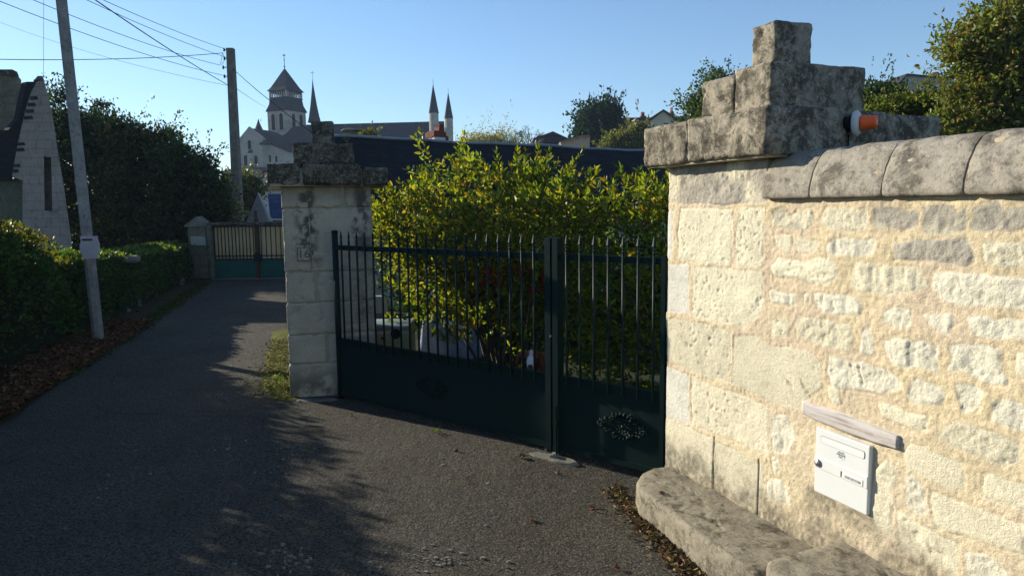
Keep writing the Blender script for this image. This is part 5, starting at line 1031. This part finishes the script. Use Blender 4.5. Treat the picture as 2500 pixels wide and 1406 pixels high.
# arched windows on the two visible tower faces
def arch(w_, h_, n=8): return [(-w_/2, 0), (w_/2, 0)]+[(w_/2*math.cos(a), h_-w_/2+w_/2*math.sin(a)) for a in np.linspace(0, math.pi, n)]
def on_face(cx, cy, half, ang_, u, z, shape, out, thick=.12):
    """shape in face coordinates; ang_ = direction of the outward normal"""
    nx_, ny_ = math.cos(ang_), math.sin(ang_); tx_, ty_ = -ny_, nx_
    return poly_extrude([(cx+nx_*(half+out)+tx_*(u+p[0]), cy+ny_*(half+out)+ty_*(u+p[0]), z+p[1]) for p in shape], (-nx_*thick, -ny_*thick, 0))
fn = [-math.pi/2-phi, -phi]; h0 = hw-.12
zb = zy(318); hwn = zy(276)-zy(318)
for a_ in fn:
    for u in (-1.45, -.02+.0, 1.45) if False else (-.95, .95):
        v, f = on_face(tcx, tcy, h0, a_, u, zb+.1, arch(1.55, hwn+.35), .10, .14); sur = part('window_arch', A_((v, f)), M_CHURCH, ab)
        part('opening', A_(on_face(tcx, tcy, h0, a_, u, zb+.15, arch(.78, hwn-.15), .14, .06)), M_OPENING, sur)
    for u in (-2.0, -.35, .35, 2.0): part('buttress', A_(on_face(tcx, tcy, h0, a_, u, zb-.5, [(-.09, 0), (.09, 0), (.09, hwn*.75), (-.09, hwn*.75)], .16, .2)), M_CHURCH, ab)
    part('string_course', A_(on_face(tcx, tcy, h0, a_, 0, zb-.1, [(-h0, 0), (h0, 0), (h0, .16), (-h0, .16)], .2, .22)), M_CHURCH, ab)
# nave
nz0 = zy(298); xL = ax_(700, 300)[0]; xR = ax_(1078, 300)[0]
part('nave_roof', A_(join(poly_extrude([(xL, YA+1, zy(390)), (xL, YA+5, nz0), (xL, YA+9, zy(390))], (xR-xL, 0, .35)))), M_SLATE_FAR, ab)
part('nave_wall', A_(box(xL+.2, xR-.2, YA+1.6, YA+8.4, 0, zy(389))), M_CHURCH, ab)
# transept with its gable towards us
def AP(pts, Y, d): return A_(poly_extrude([at(x, y, Y) for x, y in pts], d))
part('transept', AP([(608, 315), (584, 345), (582, 470), (640, 470), (640, 338)], YA-6, (1.6, 6, 0)), M_CHURCH, ab)
part('transept_coping', AP([(608, 309), (580, 343), (582, 348), (608, 316), (641, 340), (643, 335)], YA-6.1, (0, .5, 0)), M_CHURCH, ab)
part('transept_roof', AP([(610, 313), (626, 318), (650, 330), (700, 345), (704, 366), (684, 358), (640, 337)], YA-5, (2, 5, 0)), M_SLATE_FAR, ab)
part('chapel_wall', AP([(638, 340), (684, 360), (704, 368), (740, 372), (740, 470), (638, 470)], YA-4.5, (0, 4, 0)), M_CHURCH, ab)
part('chapel_roof', AP([(655, 352), (700, 325), (712, 312), (740, 305), (760, 380), (704, 372), (684, 362)], YA-4.7, (0, 3, 0)), M_SLATE_FAR, ab)
part('stair_turret_roof', A_(xf(lathe([(1.05, 0), (.62, 1.1), (.25, 2.0), (.03, 2.75)], 10), (at(637, 325, YA)[0], YA-1, zy(330)))), M_SLATE_FAR, ab)
part('turret_finial', A_(join(tube([at(637, 297, YA-1), at(637, 290, YA-1)], .05, 5))), M_BLACKMET, ab)
for x, y0, y1, w_ in ((610, 345, 366, 8), (601, 382, 407, 8.5), (626, 382, 407, 8.5)):
    zz = at(x, y1, YA-6)[2]; wv = part('window_arch', A_(poly_extrude([(at(x, y1, YA-6)[0]+p[0], YA-6.05, zz+p[1]) for p in arch(w_*S_*1.35, (y1-y0+2)*S_)], (0, .1, 0))), M_CHURCH, ab)
    part('opening', A_(poly_extrude([(at(x, y1, YA-6)[0]+p[0], YA-6.12, zz+.1+p[1]) for p in arch(w_*S_*.85, (y1-y0-1)*S_)], (0, .1, 0))), M_OPENING, wv)
for x, y0, y1 in ((660, 380, 396), (675, 382, 396)):
    zz = at(x, y1, YA-4.5)[2]; part('small_window', A_(poly_extrude([(at(x, y1, YA-4.5)[0]+p[0], YA-4.56, zz+p[1]) for p in arch(.33, (y1-y0)*S_)], (0, .1, 0))), M_OPENING, ab)
part('buttress_cap', AP([(632, 350), (648, 342), (650, 352), (634, 354)], YA-6.2, (0, 1.5, 0)), M_SLATE_FAR, ab)
part('buttress_cap', AP([(604, 374), (608, 366), (616, 366), (614, 374)], YA-6.3, (0, .8, 0)), M_SLATE_FAR, ab)
part('buttress', AP([(604, 374), (614, 374), (614, 410), (604, 410)], YA-6.25, (0, .5, 0)), M_CHURCH, ab)
part('lower_roof', AP([(584, 410), (640, 408), (704, 412), (706, 424), (584, 421)], YA-7.5, (0, 2, 0)), M_SLATE_FAR, ab)
# slender spires
def spire(xa, ytop, ybase, wpx, yfoot, Y, nm):
    c = at(xa, ybase, Y); h = at(xa, ytop, Y)[2]-c[2]; r = wpx/2*Y/FPX
    sp_ = part('spire', A_(xf(lathe([(r*1.06, 0), (r, .12), (r*.55, h*.48), (.03, h)], 8), c)), M_SLATE_FAR, ab)
    if yfoot: part(nm, A_(xf(lathe([(r*.94, at(xa, yfoot, Y)[2]-c[2]), (r*.94, 0)], 12), c)), M_CHURCH, ab)
    part('cross', A_(join(tube([c+[0, 0, h-.1], c+[0, 0, h+.9]], .035, 5))), M_BLACKMET, sp_)
spire(1059, 207, 277, 24, 420, YA-3, 'turret'); spire(1095.5, 227, 290, 21, 420, YA+3, 'turret')
c = at(767.5, 300, YA+5); h = at(767, 196, YA+5)[2]-c[2]
fl = part('fleche', A_(xf(lathe([(1.25, 0), (1.0, 1.0), (.62, h*.40), (.18, h*.82), (.04, h)], 8), c)), M_SLATE_FAR, ab)
part('cross', A_(join(tube([c+[0, 0, h-.2], c+[0, 0, h+1.7]], .035, 5), tube([c+[-.35, 0, h+1.3], c+[.35, 0, h+1.3]], .035, 5))), M_BLACKMET, fl)
# ================================================================== hillside houses
flat_house('dark_gabled_house', 'dark slate-gabled house behind the bare tree', 55, [(1308, 338), (1350, 330), (1370, 336), (1370, 430), (1308, 430)], [[(1303, 338), (1350, 321), (1388, 338), (1384, 342), (1350, 328), (1310, 341)], [(1330, 335), (1350, 327), (1384, 341), (1370, 364), (1322, 362)]], M_GREYW, M_SLATE_FAR, depth=6)
flat_house('stone_outhouse', 'pinkish stone outhouse with sloping top left of the dark conifer', 52, [(1369, 347), (1420, 333), (1440, 333), (1440, 430), (1369, 430)], [[(1368, 346), (1420, 331), (1440, 331), (1440, 334), (1420, 334), (1368, 349)]], M_PINK, M_TERRA, depth=5)
flat_house('slate_house', 'house with long slate roof and red chimneys behind the conifer', 76, [(1494, 316), (1600, 316), (1600, 430), (1494, 430)], [[(1496, 288), (1580, 287), (1690, 287), (1690, 318), (1492, 318)]], M_GREYW, M_SLATE_FAR, wins=[(1505, 322, 1513, 332)], depth=6, chim=[(1564, 283, 1578, 300), (1567, 273, 1569, 284), (1571.5, 274, 1573.5, 284), (1660, 283, 1670, 300)])
flat_house('cream_gabled_house', 'cream house with wide gable and tall chimney left of the pier', 68, [(1564, 305), (1588, 291), (1620, 270), (1640, 284), (1665, 300), (1700, 310), (1700, 430), (1564, 430)], [[(1562, 304), (1590, 288), (1620, 267), (1621, 271), (1592, 293), (1564, 308)], [(1620, 267), (1642, 281), (1668, 298), (1668, 302), (1640, 286), (1620, 271)]], M_CREAM, M_SLATE_FAR, wins=[(1619, 299, 1632, 312)], depth=7, chim=[(1638, 272, 1645, 290), (1640, 262, 1642.4, 273)])
flat_house('dormer_house', 'cream stone dormer and brown roof below the slate house', 64, [(1548, 297), (1553, 290), (1558, 297), (1558, 345), (1548, 345)], [[(1547, 298), (1553, 288), (1559, 298), (1557, 298), (1553, 292), (1549, 298)], [(1520, 326), (1552, 306), (1552, 330), (1516, 338)]], M_CREAM, M_TERRA, wins=[(1550.5, 302, 1555.5, 312)], depth=2)
flat_house('hill_house', 'grey rendered house with flat-pitched roof high up among the right trees', 60, [(2215, 183), (2296, 190), (2330, 190), (2330, 330), (2160, 330), (2160, 235)], [[(2172, 226), (2215, 180), (2296, 187), (2340, 187), (2340, 190), (2296, 191), (2216, 184), (2175, 229)]], M_GREYW, M_SLATE, depth=5, chim=[(2279, 177, 2293, 190)])
q0, q1 = at(2297, 190, 61), at(2297, 132, 61); aer = thing('tv_aerial', 'thin television aerial on the high grey house', 'aerial', tuple(q0), 0)
part('mast', tube([(0, 0, 0), q1-q0], .03, 5), M_BLACKMET, aer); part('antenna', join(tube([(-.5, 0, (q1-q0)[2]-.1), (.35, 0, (q1-q0)[2]-.1)], .025, 4), tube([(-.35, -.2, (q1-q0)[2]-.25), (-.35, .2, (q1-q0)[2]+.05)], .02, 4)), M_BLACKMET, aer)
# ================================================================== trees and bushes
DK = [(0.022, 0.045, 0.020), (0.035, 0.062, 0.024), (0.05, 0.075, 0.022), (0.055, 0.06, 0.02)]
AUT = [(0.15, 0.17, 0.035), (0.22, 0.16, 0.05), (0.11, 0.15, 0.035), (0.20, 0.21, 0.045), (0.26, 0.13, 0.05)]
def el(x, y, Y, rx, rz, ry=None):      # ellipsoid from pixel centre and pixel radii at depth Y
    k = Y/FPX; return (tuple(at(x, y, Y)), (rx*k, (ry or (rx+rz)/2)*k, rz*k))
def btree(name, label, cat, Y, ells, xb, nclump, nleaf, leaf, cols, wts, **k):
    b = at(xb, 500, Y); zb = float(hill(b[0], Y)) if Y > 25 else 0
    return tree(name, label, cat, (b[0], Y, zb), [el(*e[:2], Y+(e[4] if len(e) > 4 else 0), *e[2:4]) for e in ells], nclump, nleaf, leaf, cols, wts, **k)
G_L = 'dark trees behind the left hedge'
btree('dark_tree', 'tall dark feathery tree immediately right of the stone house gable', 'tree', 21, [(150, 365, 55, 95), (135, 235, 18, 26), (235, 335, 52, 52), (215, 440, 100, 130), (200, 560, 95, 90)], 200, 800, 34000, .11, DK, [4, 3, 2, 1], mat=M_LEAF, group=G_L, clump_r=.36, trunk_r=.14, flat=.6, limbs=22)
btree('broad_tree', 'broad dark tree with olive sunlit top, middle of the left row', 'tree', 20, [(330, 385, 60, 66), (300, 335, 32, 34), (400, 362, 40, 44), (360, 480, 95, 110), (340, 580, 100, 70)], 345, 800, 36000, .10, DK[:3]+[(0.13, 0.11, 0.03)], [3, 3, 2, 2], mat=M_LEAF, group=G_L, clump_r=.34, trunk_r=.13, limbs=20)
btree('round_tree', 'rounded dark green tree nearest the utility pole', 'tree', 19, [(450, 415, 48, 64), (475, 480, 58, 76), (500, 445, 30, 38), (440, 560, 88, 70), (520, 520, 38, 60)], 455, 800, 32000, .09, DK, [3, 4, 3, 1], mat=M_LEAF, group=G_L, clump_r=.30, trunk_r=.12, limbs=18)
for lab, P_ in (('wispy dark branch tree reaching above the left trees', [(252, 258, 12, 14), (235, 285, 16, 18)]), ):
    btree('feathery_sapling', lab, 'tree', 22, P_+[(225, 320, 26, 40)], 225, 60, 2200, .09, DK, [3, 2, 1, 1], group=G_L, clump_r=.22, trunk_r=.04, limbs=16)
btree('grey_bush', 'grey green bush behind the utility pole', 'bush', 28, [(600, 470, 36, 46), (560, 500, 30, 60)], 590, 260, 9000, .12, [(0.07, 0.085, 0.03), (0.10, 0.10, 0.04)], [1, 1], clump_r=.3, trunk_r=.06, mat=M_LEAF)
# conifer and bushes on the hillside
cf = at(1463, 360, 60); 
btree('dark_conifer', 'dark spreading conifer on the hillside below the slate house', 'conifer', 60, [(1463, 318, 44, 46), (1480, 285, 24, 25), (1440, 335, 28, 34), (1455, 360, 40, 30)], 1463, 420, 20000, .30, [(0.012, 0.03, 0.02), (0.018, 0.042, 0.026)], [1, 1], clump_r=.75, trunk_r=.3, flat=1.1, up=.9)
btree('olive_bush', 'olive green bush on the slope under the cream gabled house', 'bush', 50, [(1540, 350, 46, 22), (1500, 362, 28, 14), (1562, 335, 12, 26)], 1530, 300, 14000, .2, [(0.12, 0.125, 0.025), (0.16, 0.15, 0.03), (0.09, 0.10, 0.02)], [1, 1, 1], clump_r=.45, trunk_r=.1, mat=M_LEAF)
btree('yellow_shrub', 'pale yellow autumn shrub rising over the slate ridge', 'shrub', 40, [(1185, 352, 50, 18), (1222, 338, 14, 20), (1150, 348, 26, 12), (1250, 356, 36, 9)], 1185, 320, 6500, .10, [(0.28, 0.24, 0.08), (0.20, 0.20, 0.06), (0.32, 0.24, 0.10)], [1, 1, 1], clump_r=.5, trunk_r=.08, mat=M_LEAF, limbs=40, bark=M_BARK_PALE)
btree('roof_tuft', 'tuft of yellowed foliage showing over the outbuilding ridge beside the vent', 'shrub', 16, [(890, 338, 26, 14)], 890, 60, 1500, .07, [(0.20, 0.17, 0.05), (0.13, 0.13, 0.04)], [1, 1], clump_r=.12, trunk_r=.03, mat=M_LEAF)
# bare tree: recursive branches
bt = thing('bare_tree', 'leafless tree with fine bare branches over the slate ridge', 'tree', tuple(np.array([at(1290, 380, 46)[0], 46, float(hill(2, 46))])), 0)
segs = []
def grow(p, d, l_, r, k):
    m = p+d*l_*.5+rng.normal(size=3)*l_*.06; e = p+d*l_+rng.normal(size=3)*l_*.08; segs.append(tube([p, m, e], [r, r*.85, r*.68], 5, False))
    if k == 0: return
    for _ in range(3 if k > 2 else 3):
        nd = d+rng.normal(size=3)*np.array([.62, .62, .35])+np.array([0, 0, .12]); nd /= np.linalg.norm(nd); grow(e, nd, l_*(.62+.2*rng.random()), r*.62, k-1)
hb = at(1290, 352, 46)[2]-bt.location[2]; grow(np.array([0, 0, -.1]), np.array([.02, 0, 1.]), hb*.86, .10, 0)
for dd in ((-.55, .1, .8), (.1, -.1, 1), (.5, .1, .85), (-.9, 0, .45)): d_ = np.array(dd); grow(np.array([0.0, 0, hb*.8]), d_/np.linalg.norm(d_), .55, .055, 5)
v, f = join(*segs); part('branches', (v, f), M_BARK, bt, True)
# trees on the right
btree('autumn_tree', 'large green and russet tree above the coping at the right edge', 'tree', 10.5, [(2500, 60, 85, 75), (2420, 110, 85, 65), (2390, 215, 66, 55), (2352, 125, 24, 30), (2480, 230, 120, 100), (2345, 312, 85, 46), (2420, 345, 130, 60), (2600, 180, 120, 160)], 2520, 1150, 36000, .070, AUT, [4, 2, 3, 3, .8], clump_r=.20, trunk_r=.13, mat=M_LEAF, limbs=46, simple=False, bark=M_BARK_PALE)
btree('lime_bush', 'yellow-green bush between the pier cap and the autumn tree', 'bush', 12, [(2190, 268, 52, 28), (2262, 280, 55, 36), (2165, 290, 42, 30)], 2220, 480, 12000, .06, [(0.16, 0.17, 0.02), (0.11, 0.14, 0.02), (0.07, 0.10, 0.02)], [2, 2, 1], clump_r=.16, trunk_r=.05, mat=M_LEAF, simple=False)
btree('dark_bush', 'dark green and brownish bush just right of the pier second tier', 'bush', 14, [(2125, 250, 32, 36), (2165, 235, 30, 22)], 2130, 240, 5200, .07, [(0.03, 0.06, 0.02), (0.09, 0.08, 0.03)], [3, 1], clump_r=.18, trunk_r=.05, mat=M_LEAF)
btree('pier_tree', 'green tree showing behind the left side of the pier cap', 'tree', 22, [(1760, 225, 50, 50), (1715, 265, 36, 40), (1780, 330, 110, 70), (1700, 330, 36, 50)], 1770, 420, 15000, .10, [(0.05, 0.085, 0.02), (0.08, 0.10, 0.025), (0.03, 0.055, 0.02)], [2, 2, 2], clump_r=.32, trunk_r=.12, mat=M_LEAF)
# ---- trimmed hedges on the left
def hedge(name, label, ys_, face, top, depth, nleaf, leaf, cols, wts, sunlit_cols, bulge=.25, zlow=0.0):
    """rounded clipped hedge following the lane: dense leaf skin over a twiggy core"""
    yc = (ys_[0]+ys_[-1])/2; t = thing(name, label, 'hedge', (float(np.interp(yc, ys_, face))-depth/2, yc, 0), 0)
    y = ys_[0]+rng.random(nleaf)*(ys_[-1]-ys_[0]); a = rng.random(nleaf)**.85*math.pi*.98
    xf_ = np.interp(y, ys_, face); h = np.interp(y, ys_, top)
    q = np.stack([y, a, y*0], 1); bump_ = .10*fbm(q, 2.2, 4, 12)+.05*fbm(q, 7, 3, 13); t_ = 1-np.abs(rng.normal(size=nleaf))*.10+bump_
    n_e = .55; ca, sa = np.cos(a), np.sin(a); cx = xf_-depth/2
    X = cx+np.sign(ca)*np.abs(ca)**n_e*depth/2*t_; Z = zlow+np.abs(sa)**n_e*(h-zlow)*t_
    endt = np.minimum(np.abs(y-ys_[0]), np.abs(y-ys_[-1])); Z *= 1-.25*sm(.35, 0, endt)
    Nn = np.stack([ca, rng.normal(size=nleaf)*.3, sa+.25], 1); D = Nn*.6+rng.normal(size=(nleaf, 3))*.55; L = leaf*(.55+rng.random(nleaf)*.8)
    c = palette(nleaf, cols, wts, .3); up_m = (Z > h*.93) & (rng.random(nleaf) < .6); c[up_m] = palette(int(up_m.sum()), sunlit_cols, [1]*len(sunlit_cols), .25)  # top leaves get brighter colours, painting sunlight along the rim
    n2 = nleaf//9; y2 = ys_[0]+rng.random(n2)*(ys_[-1]-ys_[0]); k2 = rng.integers(0, max(8, n2//22), n2); ky = ys_[0]+rng.random(k2.max()+1)*(ys_[-1]-ys_[0]); kx = rng.random(k2.max()+1)**1.3; kh = rng.random(k2.max()+1)
    y2 = ky[k2]+rng.normal(size=n2)*.10; x2 = np.interp(y2, ys_, face)-.10-kx[k2]*depth*.55+rng.normal(size=n2)*.07; z2 = np.interp(y2, ys_, top)*(1-.07*(1-kx[k2]))+(.07*kh[k2])*rng.random(n2)-.03
    c2 = palette(n2, sunlit_cols, [1]*len(sunlit_cols), .3); L2 = leaf*(.6+rng.random(n2)*.8)  # top sprigs carry the same painted sunlight
    V, F, Cc = catmesh([leaves(np.stack([X, y, Z], 1), D, L, L*.6, c, .2), leaves(np.stack([x2, y2, z2], 1), rng.normal(size=(n2, 3))*.7+np.array([0, 0, .5]), L2, L2*.55, c2, .2)])
    obj('foliage', mesh_from('foliage', frame(t, V), F, M_LEAF, col=Cc), t)
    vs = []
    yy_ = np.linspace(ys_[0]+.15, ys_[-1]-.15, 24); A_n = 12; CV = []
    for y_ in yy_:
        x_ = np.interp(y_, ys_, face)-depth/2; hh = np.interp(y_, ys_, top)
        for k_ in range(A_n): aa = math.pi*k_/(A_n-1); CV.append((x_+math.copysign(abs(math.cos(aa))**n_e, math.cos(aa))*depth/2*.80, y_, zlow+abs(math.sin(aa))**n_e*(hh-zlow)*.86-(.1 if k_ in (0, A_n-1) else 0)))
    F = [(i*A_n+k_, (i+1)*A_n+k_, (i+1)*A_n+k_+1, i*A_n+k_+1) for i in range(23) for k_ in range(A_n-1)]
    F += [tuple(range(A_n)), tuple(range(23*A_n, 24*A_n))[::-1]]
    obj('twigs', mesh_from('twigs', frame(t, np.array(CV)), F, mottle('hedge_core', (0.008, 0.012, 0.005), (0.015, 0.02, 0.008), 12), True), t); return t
HC = [(0.038, 0.085, 0.022), (0.055, 0.11, 0.026), (0.026, 0.06, 0.018), (0.08, 0.06, 0.02)]
hedge('clipped_hedge', 'tall rounded clipped hedge beside the lane at the left edge', [-3.0, 2, 5.0, 6.5, 7.6, 8.6, 9.4], [-5.4, -5.1, -4.95, -4.98, -5.2, -5.4, -5.75], [1.95, 1.92, 1.88, 1.82, 1.65, 1.38, 1.0], 1.9, 60000, .06, HC, [4, 4, 3, .5], [(0.14, 0.15, 0.02), (0.20, 0.12, 0.03), (0.10, 0.12, 0.02)])
hedge('ivy_hedge', 'lower ivy-covered hedge running from the leaning pole to the far gate', [9.2, 10.2, 12, 14, 16, 17.2], [-5.75, -5.9, -6.3, -6.85, -7.35, -7.65], [1.05, 1.08, .98, .92, .90, .9], 1.0, 34000, .065, HC, [3, 4, 4, .3], [(0.12, 0.15, 0.02), (0.07, 0.11, 0.02)])
# stones of the old wall showing through the ivy
for i, (x, y, Y, w_, h_, lab) in enumerate(((312, 765, 11.75, .16, .20, 'pale stone block showing through the ivy, nearest the pole'), (338, 740, 12.4, .12, .16, 'smaller pale stone showing through the ivy, next one along'), (445, 690, 16.0, .22, .22, 'pale stone patch low in the ivy before the far gate'))):
    p = at(x, y, Y); tag(obj('wall_stone', mesh_from('wall_stone', *block(-w_/2, w_/2, -.04, .04, -h_/2, h_/2, .02, .025, .05, 7, 90+i), M_RUIN, True), None, tuple(p), R_(-70)), lab, 'stone', 'old wall stones in the ivy')
p = at(322, 633, 11.9); tag(obj('rounded_stone', mesh_from('rounded_stone', *block(-.18, .18, -.12, .12, -.06, .06, .03, .05, .01, 9, 97), M_CONC2, True), None, tuple(p), R_(-70)), 'flat grey coping stone on top of the ivy hedge', 'stone')
# ---- ground litter
def litter(name, label, n, xy, leaf, cols, wts, zoff=.004, lift=.02, mat=None):
    P = xy(n); q = np.stack([P[:, 0], P[:, 1], np.zeros(len(P))], 1); z = dip(P[:, 0], P[:, 1])+zoff+rng.random(len(P))*lift
    D = rng.normal(size=(len(P), 3))*np.array([1, 1, .28]); L = leaf*(.5+rng.random(len(P))*.9)
    V, F, C = leaves(np.stack([P[:, 0], P[:, 1], z], 1), D, L, L*.6, palette(len(P), cols, wts, .35), .3); V[:, 2] = np.maximum(V[:, 2], dip(V[:, 0], V[:, 1])+.003)
    tag(obj(name, mesh_from(name, V, F, mat or M_LITTER, col=C)), label, 'leaf litter', kind='stuff')
BR = [(0.11, 0.055, 0.03), (0.16, 0.08, 0.04), (0.07, 0.035, 0.02), (0.20, 0.12, 0.06)]
def near_hedge(n):
    y = rng.uniform(2.0, 10.5, n); d = np.abs(rng.normal(size=n))*.32; return np.stack([road_left(y)+.10-d+rng.random(n)*.1*0, y], 1)
litter('fallen_leaves', 'brown fallen leaves along the foot of the left hedge', 16000, near_hedge, .05, BR, [3, 3, 2, 1], .02, .06)
def at_ledge(n):
    u = rng.uniform(-.15, 1.6, n); base = np.interp(u, [-.15, .1, .35, .8, 1.15, 1.6], [-.25, -.30, -.345, -.40, -.43, -.38]); d = base-np.abs(rng.normal(size=n))*.055
    c, s_ = math.cos(WRZ), math.sin(WRZ); return np.stack([WO[0]+u*c-d*s_, WO[1]+u*s_+d*c], 1)
litter('dry_grass', 'dry brown grass and leaves along the foot of the stone ledge', 1700, at_ledge, .026, [(0.20, 0.12, 0.05), (0.12, 0.06, 0.03), (0.28, 0.20, 0.10), (0.08, 0.09, 0.02)], [3, 2, 2, 1], .002, .012)
def at_moss(n):
    y = rng.uniform(6.1, 8.8, n); return np.stack([np.interp(y, [6.1, 8.8], [-2.1, -2.8])+rng.normal(size=n)*.13, y], 1)
litter('moss_tufts', 'tufts of dry grass and moss beside the left pillar', 2600, at_moss, .022, [(0.17, 0.17, 0.03), (0.22, 0.17, 0.06), (0.10, 0.11, 0.02)], [3, 1, 2], .03, .03)
def road_edge(n):
    y = rng.uniform(6.5, 16.5, n); return np.stack([road_left(y)+.02+rng.normal(size=n)*.07, y], 1)
litter('verge_grass', 'short grass and moss along the left edge of the tarmac', 6000, road_edge, .035, [(0.04, 0.07, 0.015), (0.07, 0.09, 0.02), (0.10, 0.08, 0.03)], [3, 2, 1], .0, .03)
def scatter(n):
    P = np.stack([rng.uniform(-3.6, .95, n), rng.uniform(2.2, 7.5, n)], 1); return P
# small pale chips and gravel on the tarmac
n = 5000; P = scatter(n); V = []; F = []
k = 0
for x, y in P:
    if fbm(np.array([[x, y, 0.]]), .9, 2, 55)[0] < -.05 and rng.random() < .8: continue
    r = .002+.006*rng.random()**5; z = float(dip(x, y))
    o_ = [(x+r*a_*rng.uniform(.6, 1.2), y+r*b_*rng.uniform(.6, 1.2), z+c_*r*.7) for a_, b_, c_ in ((1, 0, .2), (0, 1, .2), (-1, 0, .2), (0, -1, .2), (0, 0, 1))]
    V += o_; F += [(k, k+1, k+4), (k+1, k+2, k+4), (k+2, k+3, k+4), (k+3, k, k+4)]; k += 5
tag(part('gravel', (np.array(V), F), mottle('gravel_chips', (0.10, 0.095, 0.08), (0.20, 0.185, 0.155), 30), None), 'loose pale grit scattered over the tarmac', 'gravel', kind='stuff')
# pale worn stones bedded in the tarmac
V = []; F = []; k = 0
for cx, cy, sx, sy, m_ in ((1060, 1368, 120, 22, 70), (700, 1362, 90, 34, 46), (690, 1130, 75, 34, 22), (560, 1090, 60, 30, 12), (930, 1345, 30, 14, 12), (330, 1180, 200, 90, 26), (1120, 1180, 240, 60, 26)):
    for _ in range(m_):
        p = gnd(cx+rng.normal()*sx*.6, cy+rng.normal()*sy*.6); r = .004+.013*rng.random()**2.5; a0 = rng.random()*6.28; m2 = 6; z = float(dip(p[0], p[1]))+.0055; st2 = rng.uniform(.45, .9)
        ring = [(p[0]+r*rng.uniform(.7, 1.15)*math.cos(a0+6.283*j/m2), p[1]+r*st2*rng.uniform(.7, 1.15)*math.sin(a0+6.283*j/m2), z) for j in range(m2)]
        V += [(x, y, z-.012) for x, y, _z in ring]+[(p[0]+(x-p[0])*.82, p[1]+(y-p[1])*.82, z+.0025) for x, y, _z in ring]
        F += [(k+j, k+(j+1) % m2, k+m2+(j+1) % m2, k+m2+j) for j in range(m2)]+[tuple(k+m2+j for j in range(m2))]; k += 2*m2
tag(part('pale_chippings', (np.array(V), F), mottle('chipping_stone', (0.13, 0.12, 0.10), (0.26, 0.24, 0.20), 20), None), 'pale stones bedded flush in the worn tarmac', 'gravel', kind='stuff')
lf = [((1268, 1118), 'curled brown leaf on the tarmac left of the concrete pad', .05, 0), ((1108, 1103), 'small brown leaf on the tarmac before the wide gate leaf', .035, 2), ((856, 1015), 'tiny red leaf on the tarmac near the left pillar', .03, 3), ((1352, 1150), 'pale dry leaf below the concrete pad', .04, 1), ((1440, 1232), 'reddish leaf on the tarmac near the rounded ledge end', .04, 3), ((1500, 1368), 'orange leaf on the tarmac at the bottom of the photo', .03, 3), ((1330, 1100), 'dry leaf touching the concrete pad', .03, 1), ((1290, 1262), 'brown leaf alone on the open sunlit tarmac', .04, 2)]
LC = [(0.13, 0.06, 0.03), (0.34, 0.26, 0.16), (0.10, 0.05, 0.03), (0.20, 0.07, 0.03)]
for (x, y), lab, sz, ci in lf:
    p = gnd(x, y); p[2] = float(dip(p[0], p[1]))+.006; V, F, C = leaves(np.array([p, p+[.004, .002, .002]]), np.array([[1, rng.normal(), .25], [.6, rng.normal(), .5]]), np.array([sz, sz*.8]), np.array([sz*.7, sz*.5]), np.array([LC[ci]]*2), .5)
    tag(obj('dead_leaf', mesh_from('dead_leaf', V, F, M_LITTER, col=C)), lab, 'leaf', 'single dead leaves on the tarmac')

# ================================================================== haze
hz_ = part('haze', box(-420, 420, -60, 520, -2.5, 60), None); tag(hz_, 'thin evening haze over the whole view', 'haze', kind='stuff')
hm = bpy.data.materials.new('haze'); hm.use_nodes = True; ht = hm.node_tree; ht.nodes.clear(); ho = ht.nodes.new('ShaderNodeOutputMaterial'); pv = ht.nodes.new('ShaderNodeVolumePrincipled')
pv.inputs['Color'].default_value = (.62, .76, 1.0, 1); pv.inputs['Density'].default_value = .0005; pv.inputs['Anisotropy'].default_value = 0.0
ht.links.new(pv.outputs[0], ho.inputs['Volume']); hz_.data.materials.append(hm)
